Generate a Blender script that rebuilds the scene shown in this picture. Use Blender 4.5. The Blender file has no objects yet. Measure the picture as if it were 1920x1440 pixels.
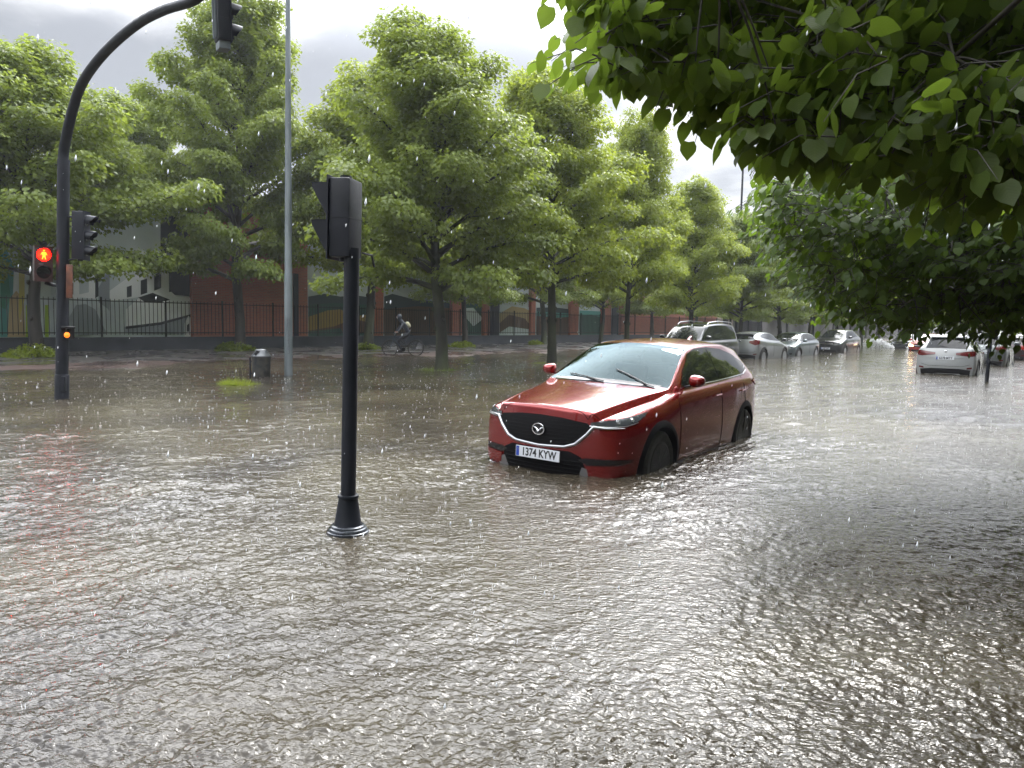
import bpy, bmesh, math, random
import numpy as np
from mathutils import Vector, Matrix
from mathutils.bvhtree import BVHTree

random.seed(7)
rng = np.random.default_rng(11)
R = math.radians
scene = bpy.context.scene
COL = scene.collection

# ------------------------------------------------------------------ camera
F, PITCH, ROLL, EYE = 1400.0, R(4.8), R(1.0), 1.5
fw_ = np.array([0, math.cos(PITCH), -math.sin(PITCH)])
u0_ = np.array([0, math.sin(PITCH), math.cos(PITCH)])
r0_ = np.array([1.0, 0, 0])
rt_ = math.cos(ROLL) * r0_ + math.sin(ROLL) * u0_
up_ = -math.sin(ROLL) * r0_ + math.cos(ROLL) * u0_
cam_d = bpy.data.cameras.new('camera')
cam = bpy.data.objects.new('camera', cam_d)
COL.objects.link(cam)
scene.camera = cam
cam.matrix_world = Matrix(((rt_[0], up_[0], -fw_[0], 0), (rt_[1], up_[1], -fw_[1], 0), (rt_[2], up_[2], -fw_[2], EYE), (0, 0, 0, 1)))
cam_d.sensor_width = 36
cam_d.lens = F / 1920 * 36
cam_d.clip_end = 3000
cam_d.clip_start = 0.05

# ------------------------------------------------------------------ light
SUN_AZ, SUN_EL = R(22), R(48)          # azimuth clockwise from +Y
sun_dir = Vector((math.sin(SUN_AZ) * math.cos(SUN_EL), math.cos(SUN_AZ) * math.cos(SUN_EL), math.sin(SUN_EL)))
sd = bpy.data.lights.new('sun', 'SUN')
sd.energy = 2.0
sd.angle = R(14)
sd.color = (1, 0.96, 0.9)
sun = bpy.data.objects.new('sun', sd)
COL.objects.link(sun)
sun.rotation_euler = sun_dir.to_track_quat('Z', 'Y').to_euler()

world = bpy.data.worlds.new("World")
scene.world = world
world.use_nodes = True
wt = world.node_tree
for n_ in list(wt.nodes):
    wt.nodes.remove(n_)


def N(t, kind, loc=None, **kw):
    n = t.nodes.new(kind)
    for k, v in kw.items():
        setattr(n, k, v)
    return n


wo = N(wt, 'ShaderNodeOutputWorld')
bg = N(wt, 'ShaderNodeBackground')
bg.inputs[1].default_value = 0.1
sky = N(wt, 'ShaderNodeTexSky', sky_type='NISHITA', sun_disc=False)
sky.sun_elevation = SUN_EL
sky.sun_rotation = SUN_AZ
tc = N(wt, 'ShaderNodeTexCoord')
sep = N(wt, 'ShaderNodeSeparateXYZ')
wt.links.new(tc.outputs['Generated'], sep.inputs[0])


def M(t, op, a, b=None, c=None):
    n = t.nodes.new('ShaderNodeMath')
    n.operation = op
    for i, v in enumerate((a, b, c)):
        if v is None:
            continue
        if isinstance(v, (int, float)):
            n.inputs[i].default_value = v
        else:
            t.links.new(v, n.inputs[i])
    return n.outputs[0]


zz = M(wt, 'MAXIMUM', sep.outputs[2], 0.0)
zd = M(wt, 'ADD', zz, 0.22)
cx = M(wt, 'DIVIDE', sep.outputs[0], zd)
cy = M(wt, 'DIVIDE', sep.outputs[1], zd)
comb = N(wt, 'ShaderNodeCombineXYZ')
wt.links.new(cx, comb.inputs[0])
wt.links.new(cy, comb.inputs[1])
comb.inputs[2].default_value = 3.3
nz = N(wt, 'ShaderNodeTexNoise')
nz.inputs['Scale'].default_value = 1.15
nz.inputs['Detail'].default_value = 7
nz.inputs['Roughness'].default_value = 0.52
nz.inputs['Distortion'].default_value = 0.35
wt.links.new(comb.outputs[0], nz.inputs[0])
mr = N(wt, 'ShaderNodeMapRange', interpolation_type='SMOOTHSTEP')
wt.links.new(nz.outputs[0], mr.inputs[0])
mr.inputs[1].default_value = 0.42
mr.inputs[2].default_value = 0.58
mr.inputs[3].default_value = 0.0
mr.inputs[4].default_value = 1.0
ramp = N(wt, 'ShaderNodeMix', data_type='RGBA')
wt.links.new(mr.outputs[0], ramp.inputs[0])
ramp.inputs[6].default_value = (5.7, 5.95, 6.5, 1)
ramp.inputs[7].default_value = (11.5, 11.6, 11.8, 1)
# elevation gain of an overcast sky and the glow of the hidden sun
vd = N(wt, 'ShaderNodeVectorMath', operation='DOT_PRODUCT')
wt.links.new(tc.outputs['Generated'], vd.inputs[0])
vd.inputs[1].default_value = sun_dir
dt = M(wt, 'MAXIMUM', vd.outputs['Value'], 0.0)
lobe = M(wt, 'MULTIPLY', M(wt, 'POWER', dt, 12.0), 2.4)
el = N(wt, 'ShaderNodeMapRange', interpolation_type='SMOOTHSTEP')
wt.links.new(zz, el.inputs[0])
el.inputs[1].default_value = .30
el.inputs[2].default_value = .60
el.inputs[3].default_value = .74
el.inputs[4].default_value = 8.0
# the cloud cover is thin and bright towards the hidden sun, thick and dark behind the viewer
vh = N(wt, 'ShaderNodeVectorMath', operation='DOT_PRODUCT')
wt.links.new(tc.outputs['Generated'], vh.inputs[0])
vh.inputs[1].default_value = (math.sin(SUN_AZ), math.cos(SUN_AZ), 0)
thin = N(wt, 'ShaderNodeMapRange', interpolation_type='SMOOTHSTEP')
wt.links.new(vh.outputs['Value'], thin.inputs[0])
thin.inputs[1].default_value = -.5
thin.inputs[2].default_value = .8
thin.inputs[3].default_value = .58
thin.inputs[4].default_value = 1.0
zen = N(wt, 'ShaderNodeMapRange', interpolation_type='SMOOTHSTEP')
wt.links.new(zz, zen.inputs[0])
zen.inputs[1].default_value = .6
zen.inputs[2].default_value = 1.0
zen.inputs[3].default_value = 1.0
zen.inputs[4].default_value = .6
gain = M(wt, 'ADD', M(wt, 'MULTIPLY', M(wt, 'MULTIPLY', el.outputs[0], thin.outputs[0]), zen.outputs[0]), lobe)
vs = N(wt, 'ShaderNodeVectorMath', operation='SCALE')
wt.links.new(ramp.outputs[2], vs.inputs[0])
wt.links.new(gain, vs.inputs['Scale'])
mx = N(wt, 'ShaderNodeMix', data_type='RGBA')
mx.inputs[0].default_value = 0.92
wt.links.new(sky.outputs[0], mx.inputs[6])
wt.links.new(vs.outputs[0], mx.inputs[7])
wt.links.new(mx.outputs[2], bg.inputs[0])
wt.links.new(bg.outputs[0], wo.inputs[0])

scene.view_settings.view_transform = 'Standard'
scene.view_settings.look = 'None'
scene.view_settings.exposure = 0.42
scene.view_settings.gamma = 1.0
scene.render.engine = 'CYCLES'
scene.cycles.use_denoising = True
scene.cycles.max_bounces = 6
scene.cycles.diffuse_bounces = 3
scene.cycles.glossy_bounces = 4
scene.cycles.transmission_bounces = 4
scene.cycles.transparent_max_bounces = 8
scene.cycles.volume_bounces = 0
scene.cycles.caustics_reflective = False
scene.cycles.caustics_refractive = False
scene.cycles.sample_clamp_indirect = 6.0

# ------------------------------------------------------------------ geometry of the place
ST = R(40.0)                                   # street direction, clockwise from +Y
U_ = np.array([math.sin(ST), math.cos(ST)])    # along the street, away from the camera
N_ = np.array([-math.cos(ST), math.sin(ST)])   # across it, to the left
ZR = -ST                                        # rotation.z that turns local +Y on the street direction


def un(u, n, z=0.0):
    p = U_ * u + N_ * n
    return (float(p[0]), float(p[1]), z)


def ray(px, py):
    return rt_ * (px - 960) / F + up_ * (720 - py) / F + fw_


def G(px, py, z=0.0):
    r = ray(px, py)
    t = (z - EYE) / r[2]
    return np.array([0, 0, EYE]) + t * r


def at(px, py, depth):
    r = ray(px, py)
    return np.array([0, 0, EYE]) + r * (depth / r[1])


def onplane(px, py, n):
    """point of the vertical plane at street offset n seen at px,py -> (u, z)"""
    r = ray(px, py)
    t = n / (r[:2] @ N_)
    p = np.array([0, 0, EYE]) + t * r
    return float(p[:2] @ U_), float(p[2])


# ------------------------------------------------------------------ materials
def principled(name, col=(.5, .5, .5), rough=.5, metal=0.0, **kw):
    m = bpy.data.materials.new(name)
    m.use_nodes = True
    b = m.node_tree.nodes['Principled BSDF']
    b.inputs['Base Color'].default_value = (*col, 1)
    b.inputs['Roughness'].default_value = rough
    b.inputs['Metallic'].default_value = metal
    for k, v in kw.items():
        b.inputs[k.replace('_', ' ')].default_value = v
    return m


def noisy(m, c1, c2, scale=5, detail=5, lo=.35, hi=.65, coord='Object', bump=0.0, bscale=None, stretch=None, roughvar=None):
    t = m.node_tree
    b = t.nodes['Principled BSDF']
    tcn = t.nodes.new('ShaderNodeTexCoord')
    src = tcn.outputs[coord]
    if stretch:
        mp = t.nodes.new('ShaderNodeMapping')
        mp.inputs['Scale'].default_value = stretch
        t.links.new(src, mp.inputs[0])
        src = mp.outputs[0]
    n = t.nodes.new('ShaderNodeTexNoise')
    n.inputs['Scale'].default_value = scale
    n.inputs['Detail'].default_value = detail
    t.links.new(src, n.inputs[0])
    r = t.nodes.new('ShaderNodeMapRange')
    t.links.new(n.outputs[0], r.inputs[0])
    r.inputs[1].default_value = lo
    r.inputs[2].default_value = hi
    x = t.nodes.new('ShaderNodeMix')
    x.data_type = 'RGBA'
    t.links.new(r.outputs[0], x.inputs[0])
    x.inputs[6].default_value = (*c1, 1)
    x.inputs[7].default_value = (*c2, 1)
    t.links.new(x.outputs[2], b.inputs['Base Color'])
    if roughvar:
        r2 = t.nodes.new('ShaderNodeMapRange')
        t.links.new(n.outputs[0], r2.inputs[0])
        r2.inputs[1].default_value = lo
        r2.inputs[2].default_value = hi
        r2.inputs[3].default_value = roughvar[0]
        r2.inputs[4].default_value = roughvar[1]
        t.links.new(r2.outputs[0], b.inputs['Roughness'])
    if bump:
        n2 = t.nodes.new('ShaderNodeTexNoise')
        n2.inputs['Scale'].default_value = bscale or scale * 4
        n2.inputs['Detail'].default_value = 6
        t.links.new(src, n2.inputs[0])
        bp = t.nodes.new('ShaderNodeBump')
        bp.inputs['Strength'].default_value = bump
        bp.inputs['Distance'].default_value = 0.02
        t.links.new(n2.outputs[0], bp.inputs['Height'])
        t.links.new(bp.outputs[0], b.inputs['Normal'])
    return m


MAT = {}
MAT['darkmetal'] = noisy(principled('dark_blue_painted_metal', (.007, .009, .014), .5, Specular_IOR_Level=.3), (.004, .006, .010), (.009, .011, .018), 6, roughvar=(.4, .6), bump=.05, bscale=40)
MAT['greymetal'] = noisy(principled('galvanised_metal', (.25, .28, .3), .45, .3), (.09, .11, .12), (.15, .175, .185), 7, stretch=(1, 1, .15), roughvar=(.35, .6))
MAT['black'] = principled('black_plastic', (.006, .006, .008), .45, Specular_IOR_Level=.3)
MAT['blackgloss'] = principled('black_gloss', (.006, .006, .008), .08)
MAT['blackmatte'] = principled('black_matte', (.003, .003, .004), .8, Specular_IOR_Level=.15)
MAT['chrome'] = principled('chrome', (.75, .76, .78), .12, 1.0)
MAT['satin'] = principled('satin_metal', (.42, .43, .45), .28, 1.0)
MAT['tyre'] = noisy(principled('tyre_rubber', (.02, .02, .02), .7), (.012, .012, .012), (.03, .028, .026), 20)
MAT['plate'] = principled('plate_white', (.62, .65, .7), .35)
MAT['plateblue'] = principled('plate_blue', (.01, .05, .35), .35)
MAT['ink'] = principled('plate_ink', (.01, .01, .012), .5)
MAT['seat'] = principled('seat_fabric', (.02, .02, .022), .8)
MAT['headliner'] = principled('headliner', (.10, .10, .10), .9)
MAT['lampglass'] = principled('lamp_glass', (.05, .055, .06), .06, 0.0, Coat_Weight=1.0)
MAT['lampclear'] = principled('lamp_reflector', (.45, .47, .5), .12, .7, Coat_Weight=1.0)
MAT['tail'] = principled('tail_lamp', (.30, .008, .01), .12, 0, Coat_Weight=1.0)
MAT['taildark'] = principled('tail_lamp_dark', (.10, .005, .007), .15, 0, Coat_Weight=1.0)


def paint(name, col, metal=.5, rough=.32, dirt=True):
    m = principled(name, col, rough, metal, Coat_Weight=1.0, Coat_Roughness=.03)
    t = m.node_tree
    b = t.nodes['Principled BSDF']
    # rain drops standing on the paint
    tcn = t.nodes.new('ShaderNodeTexCoord')
    v = t.nodes.new('ShaderNodeTexVoronoi')
    v.inputs['Scale'].default_value = 70
    v.inputs['Randomness'].default_value = 1
    t.links.new(tcn.outputs['Object'], v.inputs[0])
    r = t.nodes.new('ShaderNodeMapRange')
    r.interpolation_type = 'SMOOTHSTEP'
    t.links.new(v.outputs['Distance'], r.inputs[0])
    r.inputs[1].default_value = .08
    r.inputs[2].default_value = .30
    r.inputs[3].default_value = 1
    r.inputs[4].default_value = 0
    bp = t.nodes.new('ShaderNodeBump')
    bp.inputs['Strength'].default_value = .10
    bp.inputs['Distance'].default_value = .0012
    t.links.new(r.outputs[0], bp.inputs['Height'])
    t.links.new(bp.outputs[0], b.inputs['Coat Normal'])
    return m


def glass_mat(name, tint=(.35, .40, .40), f0=1.45):
    m = bpy.data.materials.new(name)
    m.use_nodes = True
    t = m.node_tree
    t.nodes.remove(t.nodes['Principled BSDF'])
    o = t.nodes['Material Output']
    tr = t.nodes.new('ShaderNodeBsdfTransparent')
    tr.inputs[0].default_value = (*tint, 1)
    gl = t.nodes.new('ShaderNodeBsdfGlossy')
    gl.inputs['Roughness'].default_value = .02
    gl.inputs[0].default_value = (.42, .54, .58, 1)
    fr = t.nodes.new('ShaderNodeFresnel')
    fr.inputs[0].default_value = f0
    mxs = t.nodes.new('ShaderNodeMixShader')
    t.links.new(fr.outputs[0], mxs.inputs[0])
    t.links.new(tr.outputs[0], mxs.inputs[1])
    t.links.new(gl.outputs[0], mxs.inputs[2])
    t.links.new(mxs.outputs[0], o.inputs[0])
    return m


MAT['screen'] = glass_mat('windscreen_glass', (.42, .48, .48), 1.5)
MAT['darkglass'] = principled('tinted_window', (.008, .01, .011), .03, 0, IOR=1.5)


def emit(name, col, s):
    m = bpy.data.materials.new(name)
    m.use_nodes = True
    b = m.node_tree.nodes['Principled BSDF']
    b.inputs['Base Color'].default_value = (*col, 1)
    b.inputs['Emission Color'].default_value = (*col, 1)
    b.inputs['Emission Strength'].default_value = s
    return m


# ------------------------------------------------------------------ mesh helpers
def link(name, me, mats=None, parent=None, smooth=False):
    if mats is not None:
        for m in (mats if isinstance(mats, (list, tuple)) else [mats]):
            me.materials.append(m)
    if smooth:
        me.polygons.foreach_set('use_smooth', [True] * len(me.polygons))
    o = bpy.data.objects.new(name, me)
    COL.objects.link(o)
    if parent is not None:
        o.parent = parent
    return o


def np_mesh(name, V, faces, mats=None, parent=None, smooth=False, uv=None, mi=None):
    """V (n,3); faces (m,k) array of equal-sized faces"""
    me = bpy.data.meshes.new(name)
    V = np.ascontiguousarray(V, dtype=np.float32)
    faces = np.ascontiguousarray(faces, dtype=np.int32)
    m, k = faces.shape
    me.vertices.add(len(V))
    me.vertices.foreach_set('co', V.ravel())
    me.loops.add(m * k)
    me.loops.foreach_set('vertex_index', faces.ravel())
    me.polygons.add(m)
    me.polygons.foreach_set('loop_start', np.arange(0, m * k, k, dtype=np.int32))
    me.polygons.foreach_set('loop_total', np.full(m, k, dtype=np.int32))
    if mi is not None:
        me.polygons.foreach_set('material_index', np.ascontiguousarray(mi, dtype=np.int32))
    if uv is not None:
        l = me.uv_layers.new(name='UVMap')
        l.data.foreach_set('uv', np.ascontiguousarray(uv[faces.ravel()], dtype=np.float32).ravel())
    me.update(calc_edges=True)
    me.validate()
    return link(name, me, mats, parent, smooth)


class MB:
    def __init__(s):
        s.v = []
        s.f = []
        s.m = []
        s.cur = 0

    def add(s, vs, fs, M4=None):
        b = len(s.v)
        for p in vs:
            p = Vector(p)
            s.v.append(tuple(M4 @ p) if M4 is not None else tuple(p))
        for f in fs:
            s.f.append(tuple(b + i for i in f))
            s.m.append(s.cur)
        return s

    def box(s, c, d, M4=None, taper=1.0):
        x, y, z = c
        a, b, h = d[0] / 2, d[1] / 2, d[2] / 2
        t = taper
        vs = [(x - a, y - b, z - h), (x + a, y - b, z - h), (x + a, y + b, z - h), (x - a, y + b, z - h),
              (x - a * t, y - b * t, z + h), (x + a * t, y - b * t, z + h), (x + a * t, y + b * t, z + h), (x - a * t, y + b * t, z + h)]
        return s.add(vs, [(3, 2, 1, 0), (4, 5, 6, 7), (0, 1, 5, 4), (1, 2, 6, 5), (2, 3, 7, 6), (3, 0, 4, 7)], M4)

    def rbox(s, c, d, r=.01, M4=None):
        """box with bevelled edges"""
        bm = bmesh.new()
        bmesh.ops.create_cube(bm, size=1)
        for v in bm.verts:
            v.co = Vector((v.co.x * d[0], v.co.y * d[1], v.co.z * d[2])) + Vector(c)
        bmesh.ops.bevel(bm, geom=list(bm.edges), offset=r, segments=2, affect='EDGES', profile=.6)
        s.add([v.co.copy() for v in bm.verts], [[v.index for v in f.verts] for f in bm.faces], M4) if not bm.verts.index_update() else None
        bm.free()
        return s

    def tube(s, pts, rad, seg=8, cap=True, M4=None, flat=1.0):
        pts = [Vector(p) for p in pts]
        n = len(pts)
        rad = [rad] * n if isinstance(rad, (int, float)) else list(rad)
        vs = []
        up = None
        for i, p in enumerate(pts):
            d = (pts[min(i + 1, n - 1)] - pts[max(i - 1, 0)])
            if d.length < 1e-9:
                d = Vector((0, 0, 1))
            d.normalize()
            if up is None:
                up = Vector((0, 0, 1)) if abs(d.z) < .9 else Vector((1, 0, 0))
            a = d.cross(up)
            if a.length < 1e-6:
                a = d.cross(Vector((1, 0, 0)))
            a.normalize()
            b = a.cross(d).normalized()
            up = b
            for k in range(seg):
                t = 2 * math.pi * k / seg
                vs.append(p + (a * math.cos(t) + b * math.sin(t) * flat) * rad[i])
        fs = []
        for i in range(n - 1):
            for k in range(seg):
                k2 = (k + 1) % seg
                fs.append((i * seg + k, i * seg + k2, (i + 1) * seg + k2, (i + 1) * seg + k))
        if cap:
            fs.append(tuple(range(seg - 1, -1, -1)))
            fs.append(tuple((n - 1) * seg + k for k in range(seg)))
        return s.add(vs, fs, M4)

    def lathe(s, prof, seg=20, M4=None, a0=0, a1=2 * math.pi):
        """prof list of (r,z)"""
        full = abs(a1 - a0 - 2 * math.pi) < 1e-6
        k = seg if full else seg + 1
        vs = []
        for r, z in prof:
            for i in range(k):
                a = a0 + (a1 - a0) * i / seg
                vs.append((r * math.cos(a), r * math.sin(a), z))
        fs = []
        for j in range(len(prof) - 1):
            for i in range(seg):
                i2 = (i + 1) % k
                fs.append((j * k + i, j * k + i2, (j + 1) * k + i2, (j + 1) * k + i))
        if full and prof[0][0] > 1e-5:
            fs.append(tuple(range(k - 1, -1, -1)))
        if full and prof[-1][0] > 1e-5:
            fs.append(tuple((len(prof) - 1) * k + i for i in range(k)))
        return s.add(vs, fs, M4)

    def sphere(s, c, r, M4=None, seg=12, rings=8):
        r = (r, r, r) if isinstance(r, (int, float)) else r
        vs = []
        fs = []
        for j in range(rings + 1):
            ph = math.pi * j / rings
            for i in range(seg):
                th = 2 * math.pi * i / seg
                vs.append((c[0] + r[0] * math.sin(ph) * math.cos(th), c[1] + r[1] * math.sin(ph) * math.sin(th), c[2] + r[2] * math.cos(ph)))
        for j in range(rings):
            for i in range(seg):
                i2 = (i + 1) % seg
                fs.append((j * seg + i, (j + 1) * seg + i, (j + 1) * seg + i2, j * seg + i2))
        return s.add(vs, fs, M4)

    def poly(s, pts, ex=None, M4=None):
        n = len(pts)
        if ex is None:
            return s.add(pts, [tuple(range(n))], M4)
        ex = Vector(ex)
        vs = [Vector(p) for p in pts] + [Vector(p) + ex for p in pts]
        fs = [tuple(range(n - 1, -1, -1)), tuple(range(n, 2 * n))] + [(i, (i + 1) % n, n + (i + 1) % n, n + i) for i in range(n)]
        return s.add(vs, fs, M4)

    def build(s, name, mats, parent=None, smooth=False, angle=None):
        me = bpy.data.meshes.new(name)
        me.from_pydata([tuple(v) for v in s.v], [], s.f)
        me.polygons.foreach_set('material_index', s.m)
        bm = bmesh.new()
        bm.from_mesh(me)
        bmesh.ops.recalc_face_normals(bm, faces=bm.faces)
        if smooth:
            a = R(angle or 35)
            for f in bm.faces:
                f.smooth = True
            for e in bm.edges:
                if len(e.link_faces) == 2 and e.calc_face_angle(0) > a:
                    e.smooth = False
        bm.to_mesh(me)
        bm.free()
        me.update()
        return link(name, me, mats, parent)


def empty(name, loc=(0, 0, 0), rz=0.0):
    o = bpy.data.objects.new(name, None)
    o.empty_display_size = .2
    COL.objects.link(o)
    o.location = loc
    o.rotation_euler = (0, 0, rz)
    return o


def tag(o, label=None, cat=None, group=None, kind=None):
    if label:
        o['label'] = label
    if cat:
        o['category'] = cat
    if group:
        o['group'] = group
    if kind:
        o['kind'] = kind
    return o


def copy_tree(o, parent=None):
    kids = [c for c in COL.objects if c.parent == o]
    c = o.copy()
    COL.objects.link(c)
    c.parent = parent
    for k in kids:
        copy_tree(k, c)
    return c


def text_mesh(s, size, mat, name, parent, loc, rot, ext=.001, sx=1.0):
    cu = bpy.data.curves.new('lettering', 'FONT')
    cu.body = s
    cu.size = size
    cu.align_x = 'CENTER'
    cu.align_y = 'CENTER'
    cu.extrude = ext
    cu.offset = size * .022
    to = bpy.data.objects.new('tmp', cu)
    COL.objects.link(to)
    bpy.context.view_layer.update()
    me = bpy.data.meshes.new_from_object(to.evaluated_get(bpy.context.evaluated_depsgraph_get()))
    bpy.data.objects.remove(to)
    me.materials.clear()
    me.transform(Matrix.Diagonal((sx, 1, 1, 1)))
    o = link(name, me, mat, parent)
    o.location = loc
    o.rotation_euler = rot
    return o


# ================================================================== SETTING
def gz(n, u=0.0):
    """height of the ground across the street (water level is 0)"""
    return np.interp(n, [-9, -6, -1.2, -1.0, 12, 16, 18.4, 24, 28.9, 29.6, 60], [-.05, -.12, -.14, -.28, -.28, -.16, -.12, .035, .10, .58, .60])


def build_ground():
    ns = np.concatenate([np.array([-900, -300, -100, -40, -15]), np.linspace(-9, 40, 99), np.array([60, 120, 300, 900])])
    us = np.concatenate([np.array([-900, -300, -100, -30]), np.linspace(-10, 90, 101), np.array([110, 150, 250, 500, 1200])])
    UU, NN = np.meshgrid(us, ns, indexing='ij')
    Z = gz(NN)
    wob = .022 * np.sin(UU * .9 + 1.3 * np.sin(NN * .7)) + .018 * np.sin(UU * .37 + NN * .5) + .012 * np.sin(UU * 1.9 - NN * 1.3)
    Z = Z + wob * ((NN > 13) & (NN < 28.5))
    X = UU * U_[0] + NN * N_[0]
    Y = UU * U_[1] + NN * N_[1]
    V = np.stack([X, Y, Z], -1).reshape(-1, 3)
    a, b = UU.shape
    idx = np.arange(a * b).reshape(a, b)
    Fc = np.stack([idx[:-1, :-1], idx[1:, :-1], idx[1:, 1:], idx[:-1, 1:]], -1).reshape(-1, 4)[:, ::-1]
    uv = np.stack([UU, NN], -1).reshape(-1, 2)
    m = principled('wet_paving', (.09, .08, .075), .25)
    t = m.node_tree
    b_ = t.nodes['Principled BSDF']
    uvn = t.nodes.new('ShaderNodeUVMap')
    uvn.uv_map = 'UVMap'
    sp = t.nodes.new('ShaderNodeSeparateXYZ')
    t.links.new(uvn.outputs[0], sp.inputs[0])
    br = t.nodes.new('ShaderNodeTexBrick')
    br.inputs['Scale'].default_value = 1.0
    br.inputs['Brick Width'].default_value = .6
    br.inputs['Row Height'].default_value = .3
    br.inputs['Mortar Size'].default_value = .012
    br.inputs['Color1'].default_value = (.075, .070, .068, 1)
    br.inputs['Color2'].default_value = (.10, .092, .088, 1)
    br.inputs['Mortar'].default_value = (.04, .038, .036, 1)
    t.links.new(uvn.outputs[0], br.inputs[0])
    # reddish cycle lane and asphalt bands, laid along the street
    red = M(t, 'MULTIPLY', M(t, 'GREATER_THAN', sp.outputs[1], 21.6), M(t, 'LESS_THAN', sp.outputs[1], 24.2))
    mxr = t.nodes.new('ShaderNodeMix')
    mxr.data_type = 'RGBA'
    t.links.new(red, mxr.inputs[0])
    t.links.new(br.outputs[0], mxr.inputs[6])
    mxr.inputs[7].default_value = (.075, .053, .048, 1)
    grass = M(t, 'GREATER_THAN', sp.outputs[1], 29.3)
    mxg = t.nodes.new('ShaderNodeMix')
    mxg.data_type = 'RGBA'
    t.links.new(grass, mxg.inputs[0])
    t.links.new(mxr.outputs[2], mxg.inputs[6])
    mxg.inputs[7].default_value = (.10, .16, .03, 1)
    nn = t.nodes.new('ShaderNodeTexNoise')
    nn.inputs['Scale'].default_value = .8
    nn.inputs['Detail'].default_value = 8
    t.links.new(uvn.outputs[0], nn.inputs[0])
    mul = t.nodes.new('ShaderNodeMix')
    mul.data_type = 'RGBA'
    mul.blend_type = 'MULTIPLY'
    mul.inputs[0].default_value = .7
    t.links.new(mxg.outputs[2], mul.inputs[6])
    rr = t.nodes.new('ShaderNodeMapRange')
    t.links.new(nn.outputs[0], rr.inputs[0])
    rr.inputs[1].default_value = .3
    rr.inputs[2].default_value = .7
    rr.inputs[3].default_value = .5
    rr.inputs[4].default_value = 1.2
    t.links.new(rr.outputs[0], mul.inputs[7])
    t.links.new(mul.outputs[2], b_.inputs['Base Color'])
    r3 = t.nodes.new('ShaderNodeMapRange')
    t.links.new(nn.outputs[0], r3.inputs[0])
    r3.inputs[1].default_value = .4
    r3.inputs[2].default_value = .6
    r3.inputs[3].default_value = .12
    r3.inputs[4].default_value = .42
    t.links.new(r3.outputs[0], b_.inputs['Roughness'])
    bp = t.nodes.new('ShaderNodeBump')
    bp.inputs['Distance'].default_value = .01
    bp.inputs['Strength'].default_value = .3
    n2 = t.nodes.new('ShaderNodeTexNoise')
    n2.inputs['Scale'].default_value = 9
    n2.inputs['Detail'].default_value = 6
    t.links.new(uvn.outputs[0], n2.inputs[0])
    t.links.new(n2.outputs[0], bp.inputs['Height'])
    t.links.new(bp.outputs[0], b_.inputs['Normal'])
    o = np_mesh('ground', V, Fc, m, smooth=True, uv=uv)
    tag(o, 'wet paving, cycle lane and lawn rising out of the flood towards the fence', None, None, 'structure')


build_ground()

# ------------------------------------------------------------------ water
RINGS = []


def wave_height(X, Y, res):
    """sum of random ripples; res = local grid spacing (short waves fade where it cannot carry them)"""
    g = np.random.default_rng(5)
    H = np.zeros_like(X)
    nw = 150
    for i in range(nw):
        lam = .026 * (1.1 / .026) ** (g.random() ** 1.75)
        th = R(-62) + g.normal() * (.55 + .5 * (lam < .25))
        k = 2 * math.pi / lam
        slope = .046 * (1.0 if lam < .10 else .7 if lam < .18 else .42 if lam < .35 else .35 if lam < .7 else .2)
        a = slope / k
        ph = g.random() * 6.283
        arg = k * (X * math.cos(th) + Y * math.sin(th)) + ph
        # gentle warping so that crests break up
        arg = arg + 1.1 * np.sin((X * math.sin(th * 1.7) + Y * math.cos(th * 1.3)) * k * .31 + ph * 3)
        w = np.clip((lam / res - 2.2) / 2.0, 0, 1)
        H += a * w * (np.sin(arg) + .22 * np.cos(2 * arg + .5))
    # calmer and rougher patches
    P = .68 + .42 * np.sin(X * .8 + 1.7 * np.sin(Y * .31)) * np.sin(Y * .95 + 1.1 * np.sin(X * .7)) + .2 * np.sin(X * 2.3 - 1.1 * Y + 2 * np.sin(Y * 1.7 + X)) + .16 * np.sin(X * 1.9 + Y * 1.3 + 2 * np.sin(Y * .9))
    return H * np.clip(P, .2, 1.2) * .85


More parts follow.
